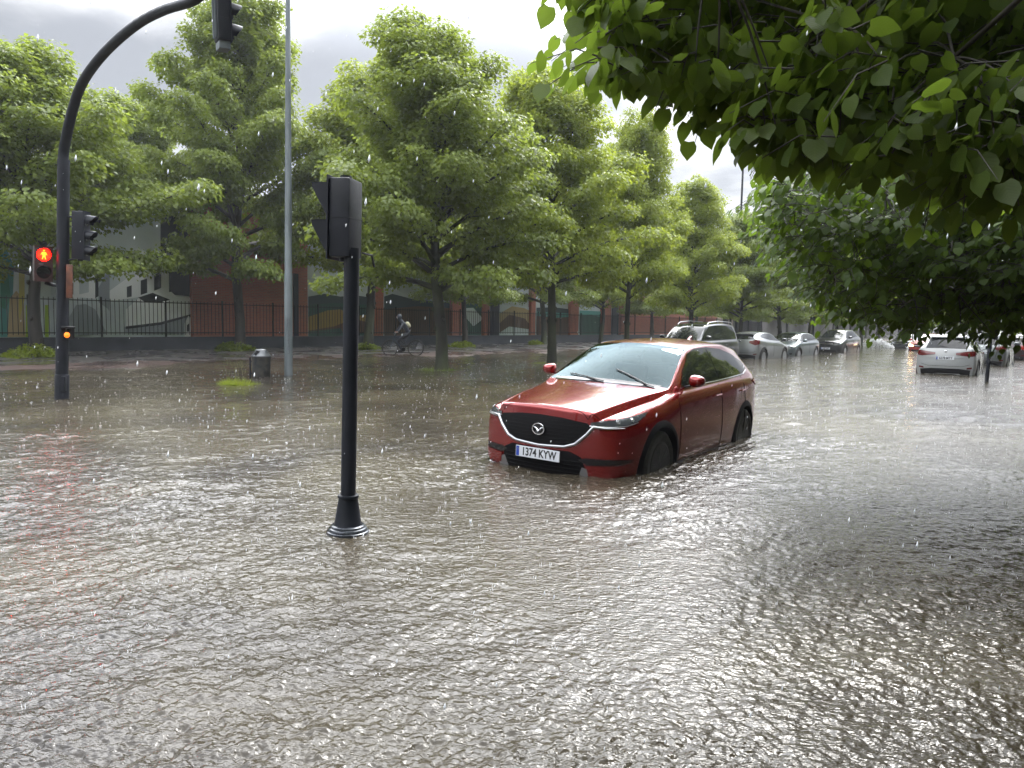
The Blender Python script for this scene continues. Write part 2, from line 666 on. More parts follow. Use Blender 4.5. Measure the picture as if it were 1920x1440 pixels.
def build_water():
    r1 = 1.1 * np.exp(np.arange(int(math.log(11 / 1.1) / .0024)) * .0024)
    r2 = r1[-1] * np.exp(np.arange(1, int(math.log(60 / 11) / .0046)) * .0046)
    rr = np.concatenate([r1, r2])
    A0, A1 = R(-46), R(46)
    na = 1150
    aa = np.linspace(A0, A1, na)
    RR, AA = np.meshgrid(rr, aa, indexing='ij')
    X = RR * np.sin(AA)
    Y = RR * np.cos(AA)
    dres = np.maximum(RR * (A1 - A0) / na, np.gradient(rr)[:, None] * np.ones_like(AA))
    H = wave_height(X, Y, dres)
    g = np.random.default_rng(9)
    la = np.log(rr)
    n_r = 1500
    for i in range(n_r):
        # rain rings, uniform over the near water
        while True:
            x, y = g.uniform(-7, 7), g.uniform(1.3, 9.5)
            r_ = math.hypot(x, y)
            a_ = math.atan2(x, y)
            if A0 + .03 < a_ < A1 - .03 and r_ < 9.5:
                break
        rad = g.uniform(.02, .085)
        lam = g.uniform(.017, .03) * (1 + r_ * .06)
        amp = g.uniform(.0008, .0024) * (.05 / (rad + .03))
        i0, i1 = np.searchsorted(rr, r_ - rad - .05), np.searchsorted(rr, r_ + rad + .05)
        j0, j1 = np.searchsorted(aa, a_ - (rad + .05) / r_), np.searchsorted(aa, a_ + (rad + .05) / r_)
        dx = X[i0:i1, j0:j1] - x
        dy = Y[i0:i1, j0:j1] - y
        d = np.sqrt(dx * dx + dy * dy)
        H[i0:i1, j0:j1] += amp * np.cos((d - rad) * 2 * math.pi / lam) * np.exp(-((d - rad) / (lam * 1.0)) ** 2)
        if g.random() < .3:
            H[i0:i1, j0:j1] -= .004 * np.exp(-(d / .008) ** 2)
    # ripple ring round the foot of the near signal
    p = G(652, 1000)
    d = np.hypot(X - p[0], Y - p[1])
    H += .0022 * np.cos((d - .16) * 2 * math.pi / .05) * np.exp(-np.clip(d - .13, 0, 9) / .16)
    # little waves leaving the sides of the stranded car
    cf = np.array([.27, 7.41])
    ax = np.array([math.sin(R(35.0)), math.cos(R(35.0))])
    lx = (X - cf[0]) * ax[0] + (Y - cf[1]) * ax[1]
    ly = (X - cf[0]) * ax[1] - (Y - cf[1]) * ax[0]
    dcar = np.hypot(np.maximum(np.maximum(-lx - .0, lx - 4.5), 0), np.maximum(np.abs(ly) - .9, 0))
    H += .0035 * np.cos(dcar * 2 * math.pi / .11 + 1.5 * np.sin(lx * 3.1 + ly * 2)) * np.exp(-dcar / .28) * (dcar > .001)
    edge = np.clip((RR - 1.1) / .15, 0, 1) * np.clip((60 - RR) / 12, 0, 1) * np.clip((AA - A0) / .02, 0, 1) * np.clip((A1 - AA) / .02, 0, 1)
    H *= edge
    nr = len(rr)
    V1 = np.stack([X, Y, H], -1).reshape(-1, 3)
    idx = np.arange(nr * na).reshape(nr, na)
    F1 = np.stack([idx[:-1, :-1], idx[:-1, 1:], idx[1:, 1:], idx[1:, :-1]], -1).reshape(-1, 4)[:, ::-1]
    # coarse rest: outer ring over the same angles, and the whole rear sector
    parts_v, parts_f = [V1], [F1]
    off = len(V1)

    def polar(rs, as_):
        nonlocal off
        r_, a_ = np.meshgrid(rs, as_, indexing='ij')
        v = np.stack([r_ * np.sin(a_), r_ * np.cos(a_), np.zeros_like(r_)], -1).reshape(-1, 3)
        a, b = r_.shape
        ix = np.arange(a * b).reshape(a, b) + off
        parts_v.append(v)
        parts_f.append(np.stack([ix[:-1, :-1], ix[:-1, 1:], ix[1:, 1:], ix[1:, :-1]], -1).reshape(-1, 4)[:, ::-1])
        off += len(v)
    polar(np.array([rr[-1], 75, 100, 150, 260, 500, 900.]), np.linspace(A0, A1, 60))
    polar(np.array([1e-3, .3, 1.1, 3, 8, 20, rr[-1], 150, 400, 900.]), np.linspace(A1, A0 + 2 * math.pi, 90))
    polar(np.array([1e-3, .5, rr[0]]), np.linspace(A0, A1, 60))
    V = np.concatenate(parts_v)
    Fc = np.concatenate(parts_f)
    m = principled('flood_water', (.1, .09, .07), .03, IOR=1.40)
    t = m.node_tree
    b = t.nodes['Principled BSDF']
    geo = t.nodes.new('ShaderNodeNewGeometry')
    # silt clouds in the water
    n1 = t.nodes.new('ShaderNodeTexNoise')
    n1.inputs['Scale'].default_value = .28
    n1.inputs['Detail'].default_value = 5
    n1.inputs['Distortion'].default_value = .6
    t.links.new(geo.outputs['Position'], n1.inputs[0])
    cr = t.nodes.new('ShaderNodeValToRGB')
    cr.color_ramp.elements[0].position = .36
    cr.color_ramp.elements[0].color = (.026, .022, .019, 1)
    cr.color_ramp.elements[1].position = .66
    cr.color_ramp.elements[1].color = (.072, .062, .042, 1)
    e = cr.color_ramp.elements.new(.5)
    e.color = (.048, .040, .028, 1)
    t.links.new(n1.outputs[0], cr.inputs[0])
    t.links.new(cr.outputs[0], b.inputs['Base Color'])
    # ripples finer than the mesh
    nA = t.nodes.new('ShaderNodeTexNoise')
    nA.inputs['Scale'].default_value = 10.5
    nA.inputs['Detail'].default_value = 4
    nA.inputs['Roughness'].default_value = .62
    nA.inputs['Distortion'].default_value = .5
    mpA = t.nodes.new('ShaderNodeMapping')
    mpA.inputs['Rotation'].default_value = (0, 0, R(25))
    mpA.inputs['Scale'].default_value = (.75, 1.25, 1)
    t.links.new(geo.outputs['Position'], mpA.inputs[0])
    t.links.new(mpA.outputs[0], nA.inputs[0])
    nB = t.nodes.new('ShaderNodeTexNoise')
    nB.inputs['Scale'].default_value = 26
    nB.inputs['Detail'].default_value = 3
    nB.inputs['Distortion'].default_value = .8
    t.links.new(mpA.outputs[0], nB.inputs[0])
    # drop rings of the far water (voronoi cells: rings round their centres)
    vo = t.nodes.new('ShaderNodeTexVoronoi')
    vo.inputs['Scale'].default_value = 3.6
    t.links.new(geo.outputs['Position'], vo.inputs[0])
    ringv = M(t, 'MULTIPLY', M(t, 'SINE', M(t, 'MULTIPLY', vo.outputs['Distance'], 62.0)), M(t, 'POWER', 2.718, M(t, 'MULTIPLY', vo.outputs['Distance'], -7.0)))
    hsum = M(t, 'ADD', M(t, 'MULTIPLY_ADD', nA.outputs[0], 1.0, M(t, 'MULTIPLY', nB.outputs[0], .6)), M(t, 'MULTIPLY', ringv, .09))
    bp = t.nodes.new('ShaderNodeBump')
    bp.inputs['Strength'].default_value = 1.0
    bp.inputs['Distance'].default_value = .0105
    t.links.new(hsum, bp.inputs['Height'])
    t.links.new(bp.outputs[0], b.inputs['Normal'])
    o = np_mesh('water', V, Fc, m, smooth=True)
    tag(o, 'brown rain-pocked flood water covering the street', None, None, 'structure')


build_water()

# ------------------------------------------------------------------ low wall and fence (street offset 29)
FN = 29.0
stone = noisy(principled('dark_wet_render', (.03, .035, .045), .5), (.02, .024, .032), (.045, .05, .062), 1.3, bump=.3, bscale=30, roughvar=(.3, .6))


def box_un(mb, u0, u1, n0, n1, z0, z1):
    vs = [un(u, n, z) for z in (z0, z1) for (u, n) in ((u0, n0), (u1, n0), (u1, n1), (u0, n1))]
    mb.add(vs, [(0, 1, 2, 3), (7, 6, 5, 4), (0, 4, 5, 1), (1, 5, 6, 2), (2, 6, 7, 3), (3, 7, 4, 0)])


wm = MB()
box_un(wm, -8, 74, FN - .02, FN + .26, -.3, .60)
box_un(wm, -8, 74, FN - .05, FN + .29, .602, .66)
w_ = wm.build('low_wall', stone)
tag(w_, 'long low dark retaining wall under the black railings', 'wall')

fence = empty('railing_fence', un(5, FN + .1, .66))
tag(fence, 'black vertical bar railing fence on top of the low dark wall', 'fence')
FE_INV = Matrix.Translation(fence.location).inverted()
seg_len = 2.35
u = -7.5
while u < 73:
    mb = MB()
    u1 = min(u + seg_len, 73.5)
    for z in (.80, 1.97):
        box_un(mb, u + .03, u1 - .03, FN + .095, FN + .125, z, z + .035)
    nb = 15
    for i in range(1, nb):
        uu = u + (u1 - u) * i / nb
        box_un(mb, uu - .009, uu + .009, FN + .10, FN + .12, .74, 2.07)
    p = MB()
    box_un(p, u - .028, u + .028, FN + .08, FN + .14, .655, 2.13)
    for q, nm in ((mb, 'bar_panel'), (p, 'post')):
        q.v = [tuple(FE_INV @ Vector(v)) for v in q.v]
        q.build(nm, MAT['black'], fence)
    u = u1

# ------------------------------------------------------------------ school-like building behind the fence with its murals
BN = 31.2
brick = principled('red_brick', (.3, .1, .06), .75)
t = brick.node_tree
uvn = t.nodes.new('ShaderNodeUVMap')
uvn.uv_map = 'UVMap'
bt = t.nodes.new('ShaderNodeTexBrick')
bt.inputs['Scale'].default_value = 1
bt.inputs['Brick Width'].default_value = .25
bt.inputs['Row Height'].default_value = .072
bt.inputs['Mortar Size'].default_value = .009
bt.inputs['Mortar Smooth'].default_value = .2
bt.inputs['Color1'].default_value = (.42, .115, .065, 1)
bt.inputs['Color2'].default_value = (.33, .085, .05, 1)
bt.inputs['Mortar'].default_value = (.24, .18, .15, 1)
t.links.new(uvn.outputs[0], bt.inputs[0])
t.links.new(bt.outputs[0], t.nodes['Principled BSDF'].inputs['Base Color'])
bpn = t.nodes.new('ShaderNodeBump')
bpn.inputs['Distance'].default_value = .01
bpn.inputs['Strength'].default_value = .5
bpn.invert = True
t.links.new(bt.outputs['Fac'], bpn.inputs['Height'])
t.links.new(bpn.outputs[0], t.nodes['Principled BSDF'].inputs['Normal'])
render_ = noisy(principled('grey_render', (.3, .33, .33), .85), (.36, .40, .41), (.46, .50, .50), .8, bump=.15, bscale=40)


def wall_piece(name, u0, u1, n0, n1, z0, z1, mat, parent):
    """box with metric UVs"""
    mb = MB()
    box_un(mb, u0, u1, n0, n1, z0, z1)
    org = parent.location if parent else Vector((0, 0, 0))
    o = mb.build(name, mat, parent)
    o.data.transform(Matrix.Translation(-org))
    uvl = o.data.uv_layers.new(name='UVMap')
    for p in o.data.polygons:
        nrm = p.normal
        for li in p.loop_indices:
            v = o.data.vertices[o.data.loops[li].vertex_index].co + org
            uu = v.x * U_[0] + v.y * U_[1]
            nn_ = v.x * N_[0] + v.y * N_[1]
            uvl.data[li].uv = (uu if abs(nrm.x * U_[0] + nrm.y * U_[1]) < .7 else nn_, v.z)
    return o


def U_at(px, n=BN):
    return onplane(px, 600, n)[0]


bld = empty('mural_building', un(U_at(500), BN, .55))
tag(bld, 'long low red brick and grey rendered building with painted walls behind the railing fence', 'building')
u361, u560, u1160 = U_at(361), U_at(560), U_at(1165)
HB = 6.2
wall_piece('mural_wall', -14, u361, BN + .25, BN + .7, .4, HB, noisy(principled('mural_ground', (.42, .46, .46), .8), (.46, .52, .53), (.62, .66, .65), .5), bld)
wall_piece('brick_wall', u361, u560, BN, BN + .7, .4, HB + .3, brick, bld)
wall_piece('render_wall', u560, u1160, BN + .25, BN + .7, .4, HB - .4, render_, bld)
wall_piece('brick_wall', u1160, U_at(1345), BN, BN + .7, .4, HB - 1.2, brick, bld)
wall_piece('roof_slab', -14, u560 + .2, BN - .1, BN + 8, HB + .3, HB + .5, MAT['greymetal'], bld)
wall_piece('roof_slab', u560 + .2, U_at(1345) + .2, BN - .1, BN + 8, HB - .4, HB - .2, MAT['greymetal'], bld)
for a, b in ((560, 577), (699, 719), (848, 866), (908, 918), (996, 1004), (1070, 1085), (1130, 1146)):
    wall_piece('pilaster', U_at(a), U_at(b), BN, BN + .249, .4, HB - .4, brick, bld)
navy = principled('navy_door_paint', (.008, .012, .03), .4)
for a, b in ((550, 559), (919, 935), (1147, 1158)):
    wall_piece('door_leaf', U_at(a), U_at(b), BN - .06, BN - .003, .4, 3.6, navy, bld)

# murals: flat paint on the walls, shape by shape
MUR = {k: principled('mural_' + k, c, .75) for k, c in dict(
    white=(.78, .80, .80), pale=(.50, .55, .57), grey=(.26, .29, .31), dark=(.025, .03, .035), green=(.03, .16, .10), teal=(.06, .22, .2),
    lime=(.30, .42, .03), yellow=(.45, .38, .06), sand=(.40, .30, .16), ochre=(.28, .19, .05), brown=(.10, .055, .03), hill=(.03, .05, .055), hillgreen=(.02, .07, .05)).items()}


def mural(polys, plane_n, parent):
    layers = 0
    for col, pts in polys:
        layers += 1
        mb = MB()
        P3 = []
        for (px, py) in pts:
            uu, z = onplane(px, py, plane_n)
            z = max(z, .5)
            P3.append(Vector(un(uu, plane_n - .004 - .0025 * layers, z)) - parent.location)
        mb.poly(P3, ex=(N_[0] * .003, N_[1] * .003, 0))
        mb.build('painted_shape', MUR[col], parent)


mural([
    ('teal', [(0, 560), (0, 470), (10, 460), (26, 500), (24, 560), (18, 632), (0, 632)]),
    ('green', [(0, 520), (16, 520), (20, 560), (10, 580), (0, 575)]),
    ('sand', [(18, 560), (30, 545), (44, 560), (48, 632), (14, 632)]),
    ('yellow', [(35, 480), (46, 478), (46, 560), (36, 600)]),
    ('lime', [(48, 572), (60, 572), (60, 632), (48, 632)]),
    ('lime', [(84, 572), (91, 572), (91, 632), (84, 632)]),
    ('pale', [(95, 540), (96, 500), (105, 470), (118, 500), (118, 632), (95, 632)]),
    ('white', [(132, 500), (182, 480), (182, 560), (132, 560)]),
    ('pale', [(148, 512), (166, 505), (166, 548), (148, 552)]),
    ('dark', [(178, 520), (184, 505), (184, 555), (178, 560)]),
    ('grey', [(184, 540), (205, 500), (205, 605), (184, 575)]),
    ('pale', [(128, 600), (132, 570), (150, 558), (175, 560), (200, 578), (236, 622), (128, 628)]),
    ('grey', [(128, 596), (142, 572), (160, 570), (178, 580), (200, 626), (128, 630)]),
    ('white', [(205, 545), (240, 520), (316, 502), (316, 548), (240, 560), (205, 565)]),
    ('white', [(240, 480), (256, 466), (290, 480), (306, 503), (252, 498)]),
    ('dark', [(237, 538), (246, 535), (246, 556), (237, 558)]),
    ('dark', [(263, 526), (275, 522), (275, 549), (263, 553)]),
    ('dark', [(288, 514), (301, 511), (301, 540), (288, 545)]),
    ('dark', [(316, 505), (361, 470), (361, 556), (316, 552)]),
    ('dark', [(361, 400), (361, 470), (320, 500), (300, 470), (300, 400)]),
    ('white', [(235, 580), (262, 556), (320, 547), (330, 556), (361, 558), (361, 590), (300, 604), (235, 612)]),
    ('dark', [(258, 558), (285, 549), (318, 562), (300, 567), (270, 566)]),
    ('grey', [(232, 613), (300, 605), (361, 590), (361, 626), (232, 624)]),
    ('dark', [(234, 612), (300, 604), (361, 588), (361, 592), (300, 609), (234, 617)]),
    ('white', [(345, 606), (352, 592), (361, 602), (361, 632), (345, 632)]),
    ('dark', [(349, 610), (353, 606), (353, 622), (349, 622)]),
], BN + .25, bld)
hills = []


def hill_row(x0, x1, items):
    for col, prof in items:
        hills.append((col, [(x1 - .1, 633), (x0 + .1, 633)] + [(x0 + (x1 - x0) * a, y) for a, y in prof]))


hill_row(578, 698, [('hill', [(0, 556), (.25, 551), (.5, 556), (.75, 554), (1, 558)]), ('hillgreen', [(0, 572), (.4, 568), (1, 572)]),
                    ('ochre', [(0, 594), (.3, 582), (.5, 580), (.7, 592), (1, 590)]), ('brown', [(0, 620), (.4, 612), (.7, 598), (1, 606)]), ('hillgreen', [(0, 622), (.5, 615), (.55, 626), (1, 622)])])
hill_row(720, 847, [('hill', [(0, 556), (.12, 551), (.4, 560), (.8, 566), (1, 566)]), ('brown', [(0, 580), (.5, 574), (1, 578)])])
hill_row(867, 907, [('hillgreen', [(0, 566), (1, 566)]), ('pale', [(0, 578), (.5, 577), (1, 600)]), ('hillgreen', [(0, 590), (.2, 598), (.5, 612), (.9, 600), (1, 606)])])
hill_row(936, 995, [('pale', [(0, 568), (.2, 572), (1, 576)]), ('sand', [(0, 588), (.4, 574), (.8, 578), (1, 584)]), ('brown', [(0, 606), (.3, 590), (.8, 597), (1, 612)]), ('pale', [(0, 624), (.3, 612), (1, 618)])])
hill_row(1005, 1069, [('hill', [(0, 577), (.5, 576), (1, 580)]), ('teal', [(0, 584), (1, 588)]), ('brown', [(0, 592), (.6, 596), (1, 594)])])
hill_row(1086, 1129, [('teal', [(0, 582), (1, 584)]), ('hillgreen', [(0, 592), (.5, 590), (1, 596)])])
mural(hills, BN + .25, bld)

# further along: plain grey wall and houses behind the tree rows
gw = MB()
box_un(gw, U_at(1348), 230, 29.4, 29.8, -.1, 2.3)
tag(gw.build('boundary_wall', noisy(principled('old_grey_render', (.16, .15, .15), .85), (.11, .105, .105), (.21, .2, .2), .35, bump=.2, bscale=20)), 'plain grey boundary wall far along the street behind the trees', 'wall')


def house(name, u0, u1, n0, n1, h, wallm, label, rows, cat='building'):
    hb = empty(name, un((u0 + u1) / 2, n0, 0))
    tag(hb, label, cat, 'houses far along the street')
    mb = MB()
    box_un(mb, u0, u1, n0, n1, -.2, h)
    o = mb.build('wall', wallm, hb)
    o.data.transform(Matrix.Translation(-hb.location))
    mb = MB()
    box_un(mb, u0 - .4, u1 + .4, n0 - .4, n1 + .4, h + .003, h + .45)
    o = mb.build('roof', MAT['greymetal'], hb)
    o.data.transform(Matrix.Translation(-hb.location))
    k = int((u1 - u0) / 4)
    for r_ in range(rows):
        for i in range(k):
            uu = u0 + (i + .5) * (u1 - u0) / k
            mb = MB()
            box_un(mb, uu - .7, uu + .7, n0 - .05, n0 - .004, 1.2 + 3.1 * r_, 2.7 + 3.1 * r_)
            o = mb.build('window', MAT['darkglass'], hb)
            o.data.transform(Matrix.Translation(-hb.location))


house('apartment_house', 78, 108, 36, 48, 9.5, brick, 'red brick house above the grey wall far along the street', 3)
house('apartment_house', 118, 150, 38, 50, 12.5, noisy(principled('pale_render', (.4, .38, .35), .85), (.34, .33, .31), (.45, .43, .4), .4), 'pale rendered house beyond the brick one at the far end of the trees', 4)
# unseen dark block, added to shade the near water and darken the car flank
house('apartment_house', -26, 62, -20, -8.2, 19, noisy(principled('shade_block_brick', (.05, .035, .028), .7), (.035, .026, .02), (.065, .045, .035), .6), 'added dark brick block out of view on the right, shading and mirrored in the red car', 4)
house('apartment_house', 215, 222, -22, 26, 14, noisy(principled('cream_render', (.42, .40, .36), .85), (.36, .34, .31), (.46, .44, .4), .3), 'cream building closing the street behind the farthest cars', 0)
# ================================================================== STREET TREES
def leaf_material(name, c_dark, c_light, trans, rough=.35, veins=False, tw=.45):
    m = bpy.data.materials.new(name)
    m.use_nodes = True
    t = m.node_tree
    b = t.nodes['Principled BSDF']
    o = t.nodes['Material Output']
    geo = t.nodes.new('ShaderNodeNewGeometry')
    x = t.nodes.new('ShaderNodeMix')
    x.data_type = 'RGBA'
    t.links.new(geo.outputs['Random Per Island'], x.inputs[0])
    x.inputs[6].default_value = (*c_dark, 1)
    x.inputs[7].default_value = (*c_light, 1)
    src = x.outputs[2]
    # crown-scale tint drift (young / old shoots)
    tcn = t.nodes.new('ShaderNodeTexCoord')
    nn = t.nodes.new('ShaderNodeTexNoise')
    nn.inputs['Scale'].default_value = .9
    nn.inputs['Detail'].default_value = 2
    t.links.new(tcn.outputs['Object'], nn.inputs[0])
    hs = t.nodes.new('ShaderNodeHueSaturation')
    mr_ = t.nodes.new('ShaderNodeMapRange')
    t.links.new(nn.outputs[0], mr_.inputs[0])
    mr_.inputs[1].default_value = .3
    mr_.inputs[2].default_value = .7
    mr_.inputs[3].default_value = .75
    mr_.inputs[4].default_value = 1.3
    t.links.new(mr_.outputs[0], hs.inputs['Value'])
    mr2 = t.nodes.new('ShaderNodeMapRange')
    t.links.new(nn.outputs[0], mr2.inputs[0])
    mr2.inputs[3].default_value = .515
    mr2.inputs[4].default_value = .485
    t.links.new(mr2.outputs[0], hs.inputs['Hue'])
    t.links.new(src, hs.inputs['Color'])
    src = hs.outputs[0]
    if veins:
        uvn = t.nodes.new('ShaderNodeUVMap')
        uvn.uv_map = 'UVMap'
        sp = t.nodes.new('ShaderNodeSeparateXYZ')
        t.links.new(uvn.outputs[0], sp.inputs[0])
        ax = M(t, 'ABSOLUTE', sp.outputs[0])
        w = M(t, 'SINE', M(t, 'MULTIPLY', M(t, 'SUBTRACT', sp.outputs[1], M(t, 'MULTIPLY', ax, .8)), 48.0))
        w2 = M(t, 'GREATER_THAN', w, .86)
        mid = M(t, 'LESS_THAN', ax, .018)
        vv = M(t, 'MAXIMUM', w2, mid)
        x2 = t.nodes.new('ShaderNodeMix')
        x2.data_type = 'RGBA'
        t.links.new(M(t, 'MULTIPLY', vv, .22), x2.inputs[0])
        t.links.new(src, x2.inputs[6])
        x2.inputs[7].default_value = (c_light[0] * 1.8, c_light[1] * 1.5, c_light[2] * 1.6, 1)
        src = x2.outputs[2]
        bp = t.nodes.new('ShaderNodeBump')
        bp.inputs['Strength'].default_value = .25
        bp.inputs['Distance'].default_value = .001
        bp.invert = True
        t.links.new(w, bp.inputs['Height'])
        t.links.new(bp.outputs[0], b.inputs['Normal'])
    t.links.new(src, b.inputs['Base Color'])
    b.inputs['Roughness'].default_value = rough
    b.inputs['Specular IOR Level'].default_value = .4
    tr = t.nodes.new('ShaderNodeBsdfTranslucent')
    tr.inputs[0].default_value = (*trans, 1)
    ms = t.nodes.new('ShaderNodeMixShader')
    ms.inputs[0].default_value = tw
    t.links.new(b.outputs[0], ms.inputs[1])
    t.links.new(tr.outputs[0], ms.inputs[2])
    t.links.new(ms.outputs[0], o.inputs[0])
    return m


LEAF_FAR = leaf_material('linden_leaves', (.085, .12, .022), (.17, .22, .038), (.27, .34, .045), .4, tw=.5)
LEAF_YEL = leaf_material('young_linden_leaves', (.12, .165, .02), (.22, .275, .03), (.36, .43, .04), .4, tw=.5)
LEAF_DK = leaf_material('old_linden_leaves', (.03, .065, .016), (.07, .125, .026), (.11, .19, .03), .38)
BARK = noisy(principled('wet_bark', (.03, .026, .02), .6), (.014, .012, .011), (.055, .048, .036), 3, stretch=(1, 1, .25), bump=.8, bscale=22, roughvar=(.35, .8))
MOSS = noisy(principled('mossy_bark', (.03, .03, .02), .7), (.014, .013, .011), (.05, .06, .025), 2.2, stretch=(1, 1, .35), bump=.8, bscale=22)


def rot_frames(T, Nn):
    """columns: side, tip, normal"""
    T = T / np.linalg.norm(T, axis=1, keepdims=True)
    S = np.cross(T, Nn)
    S /= np.linalg.norm(S, axis=1, keepdims=True) + 1e-9
    Z = np.cross(S, T)
    return np.stack([S, T, Z], -1)


KITE_V = np.array([(0, 0, 0), (-.42, .38, .10), (0, 1.0, -.12), (.42, .38, .10)], float)
KITE_F = np.array([(0, 1, 2), (0, 2, 3)])
# heart shaped leaf with a fold along the midrib
HL = [(-.02, .0), (.06, .27), (.25, .44), (.45, .44), (.66, .31), (.84, .14), (1.0, .0)]


def heart_leaf():
    v = []
    uv = []
    for i, (y, w) in enumerate(HL):
        z = -.20 * max(y, 0) ** 2
        v.append((0, y if i else 0, z))
        uv.append((0, y))
        if 0 < i < len(HL) - 1:
            yo = y - (.12 if i == 1 else .05 if i == 2 else 0)
            v.append((-w, yo, z + .16 * w - .10 * w * w * 4))
            uv.append((-w, y))
            v.append((w, yo, z + .16 * w - .10 * w * w * 4))
            uv.append((w, y))
    f = []
    mids = [0] + [1 + 3 * k for k in range(5)] + [16]
    for k in range(1, 5):
        m0, m1 = 1 + 3 * (k - 1), 1 + 3 * k
        f += [(m0, m0 + 1, m1 + 1, m1), (m0, m1, m1 + 2, m0 + 2)]
    # base and tip as quads with a doubled corner avoided: use narrow quads
    tri = [(0, 2, 1), (0, 1, 3), (13, 14, 16), (13, 16, 15)]
    F4 = f
    F3 = tri
    allf = []
    for q in F4:
        allf += [(q[0], q[1], q[2]), (q[0], q[2], q[3])]
    allf += F3
    return np.array(v, float), np.array(allf), np.array(uv, float)


HEART_V, HEART_F, HEART_UV = heart_leaf()


def scatter_leaves(P, T, Nn, size, V0, F0, UV0=None):
    Fr = rot_frames(T, Nn)
    V = np.einsum('nij,vj->nvi', Fr, V0) * size[:, None, None] + P[:, None, :]
    n, v = len(P), len(V0)
    Fc = (F0[None] + (np.arange(n) * v)[:, None, None]).reshape(-1, F0.shape[1])
    uv = None if UV0 is None else np.tile(UV0, (n, 1))
    return V.reshape(-1, 3), Fc, uv


def bend(p0, p1, k=5, sag=0.0, wob=.05, g=random):
    p0, p1 = Vector(p0), Vector(p1)
    L = (p1 - p0).length
    out = []
    ox, oy, oz = (g.uniform(-1, 1) for _ in range(3))
    for i in range(k + 1):
        t = i / k
        p = p0.lerp(p1, t)
        s = math.sin(math.pi * t)
        out.append(p + Vector((ox * wob * L * s, oy * wob * L * s, oz * wob * L * s + sag * L * s)))
    return out


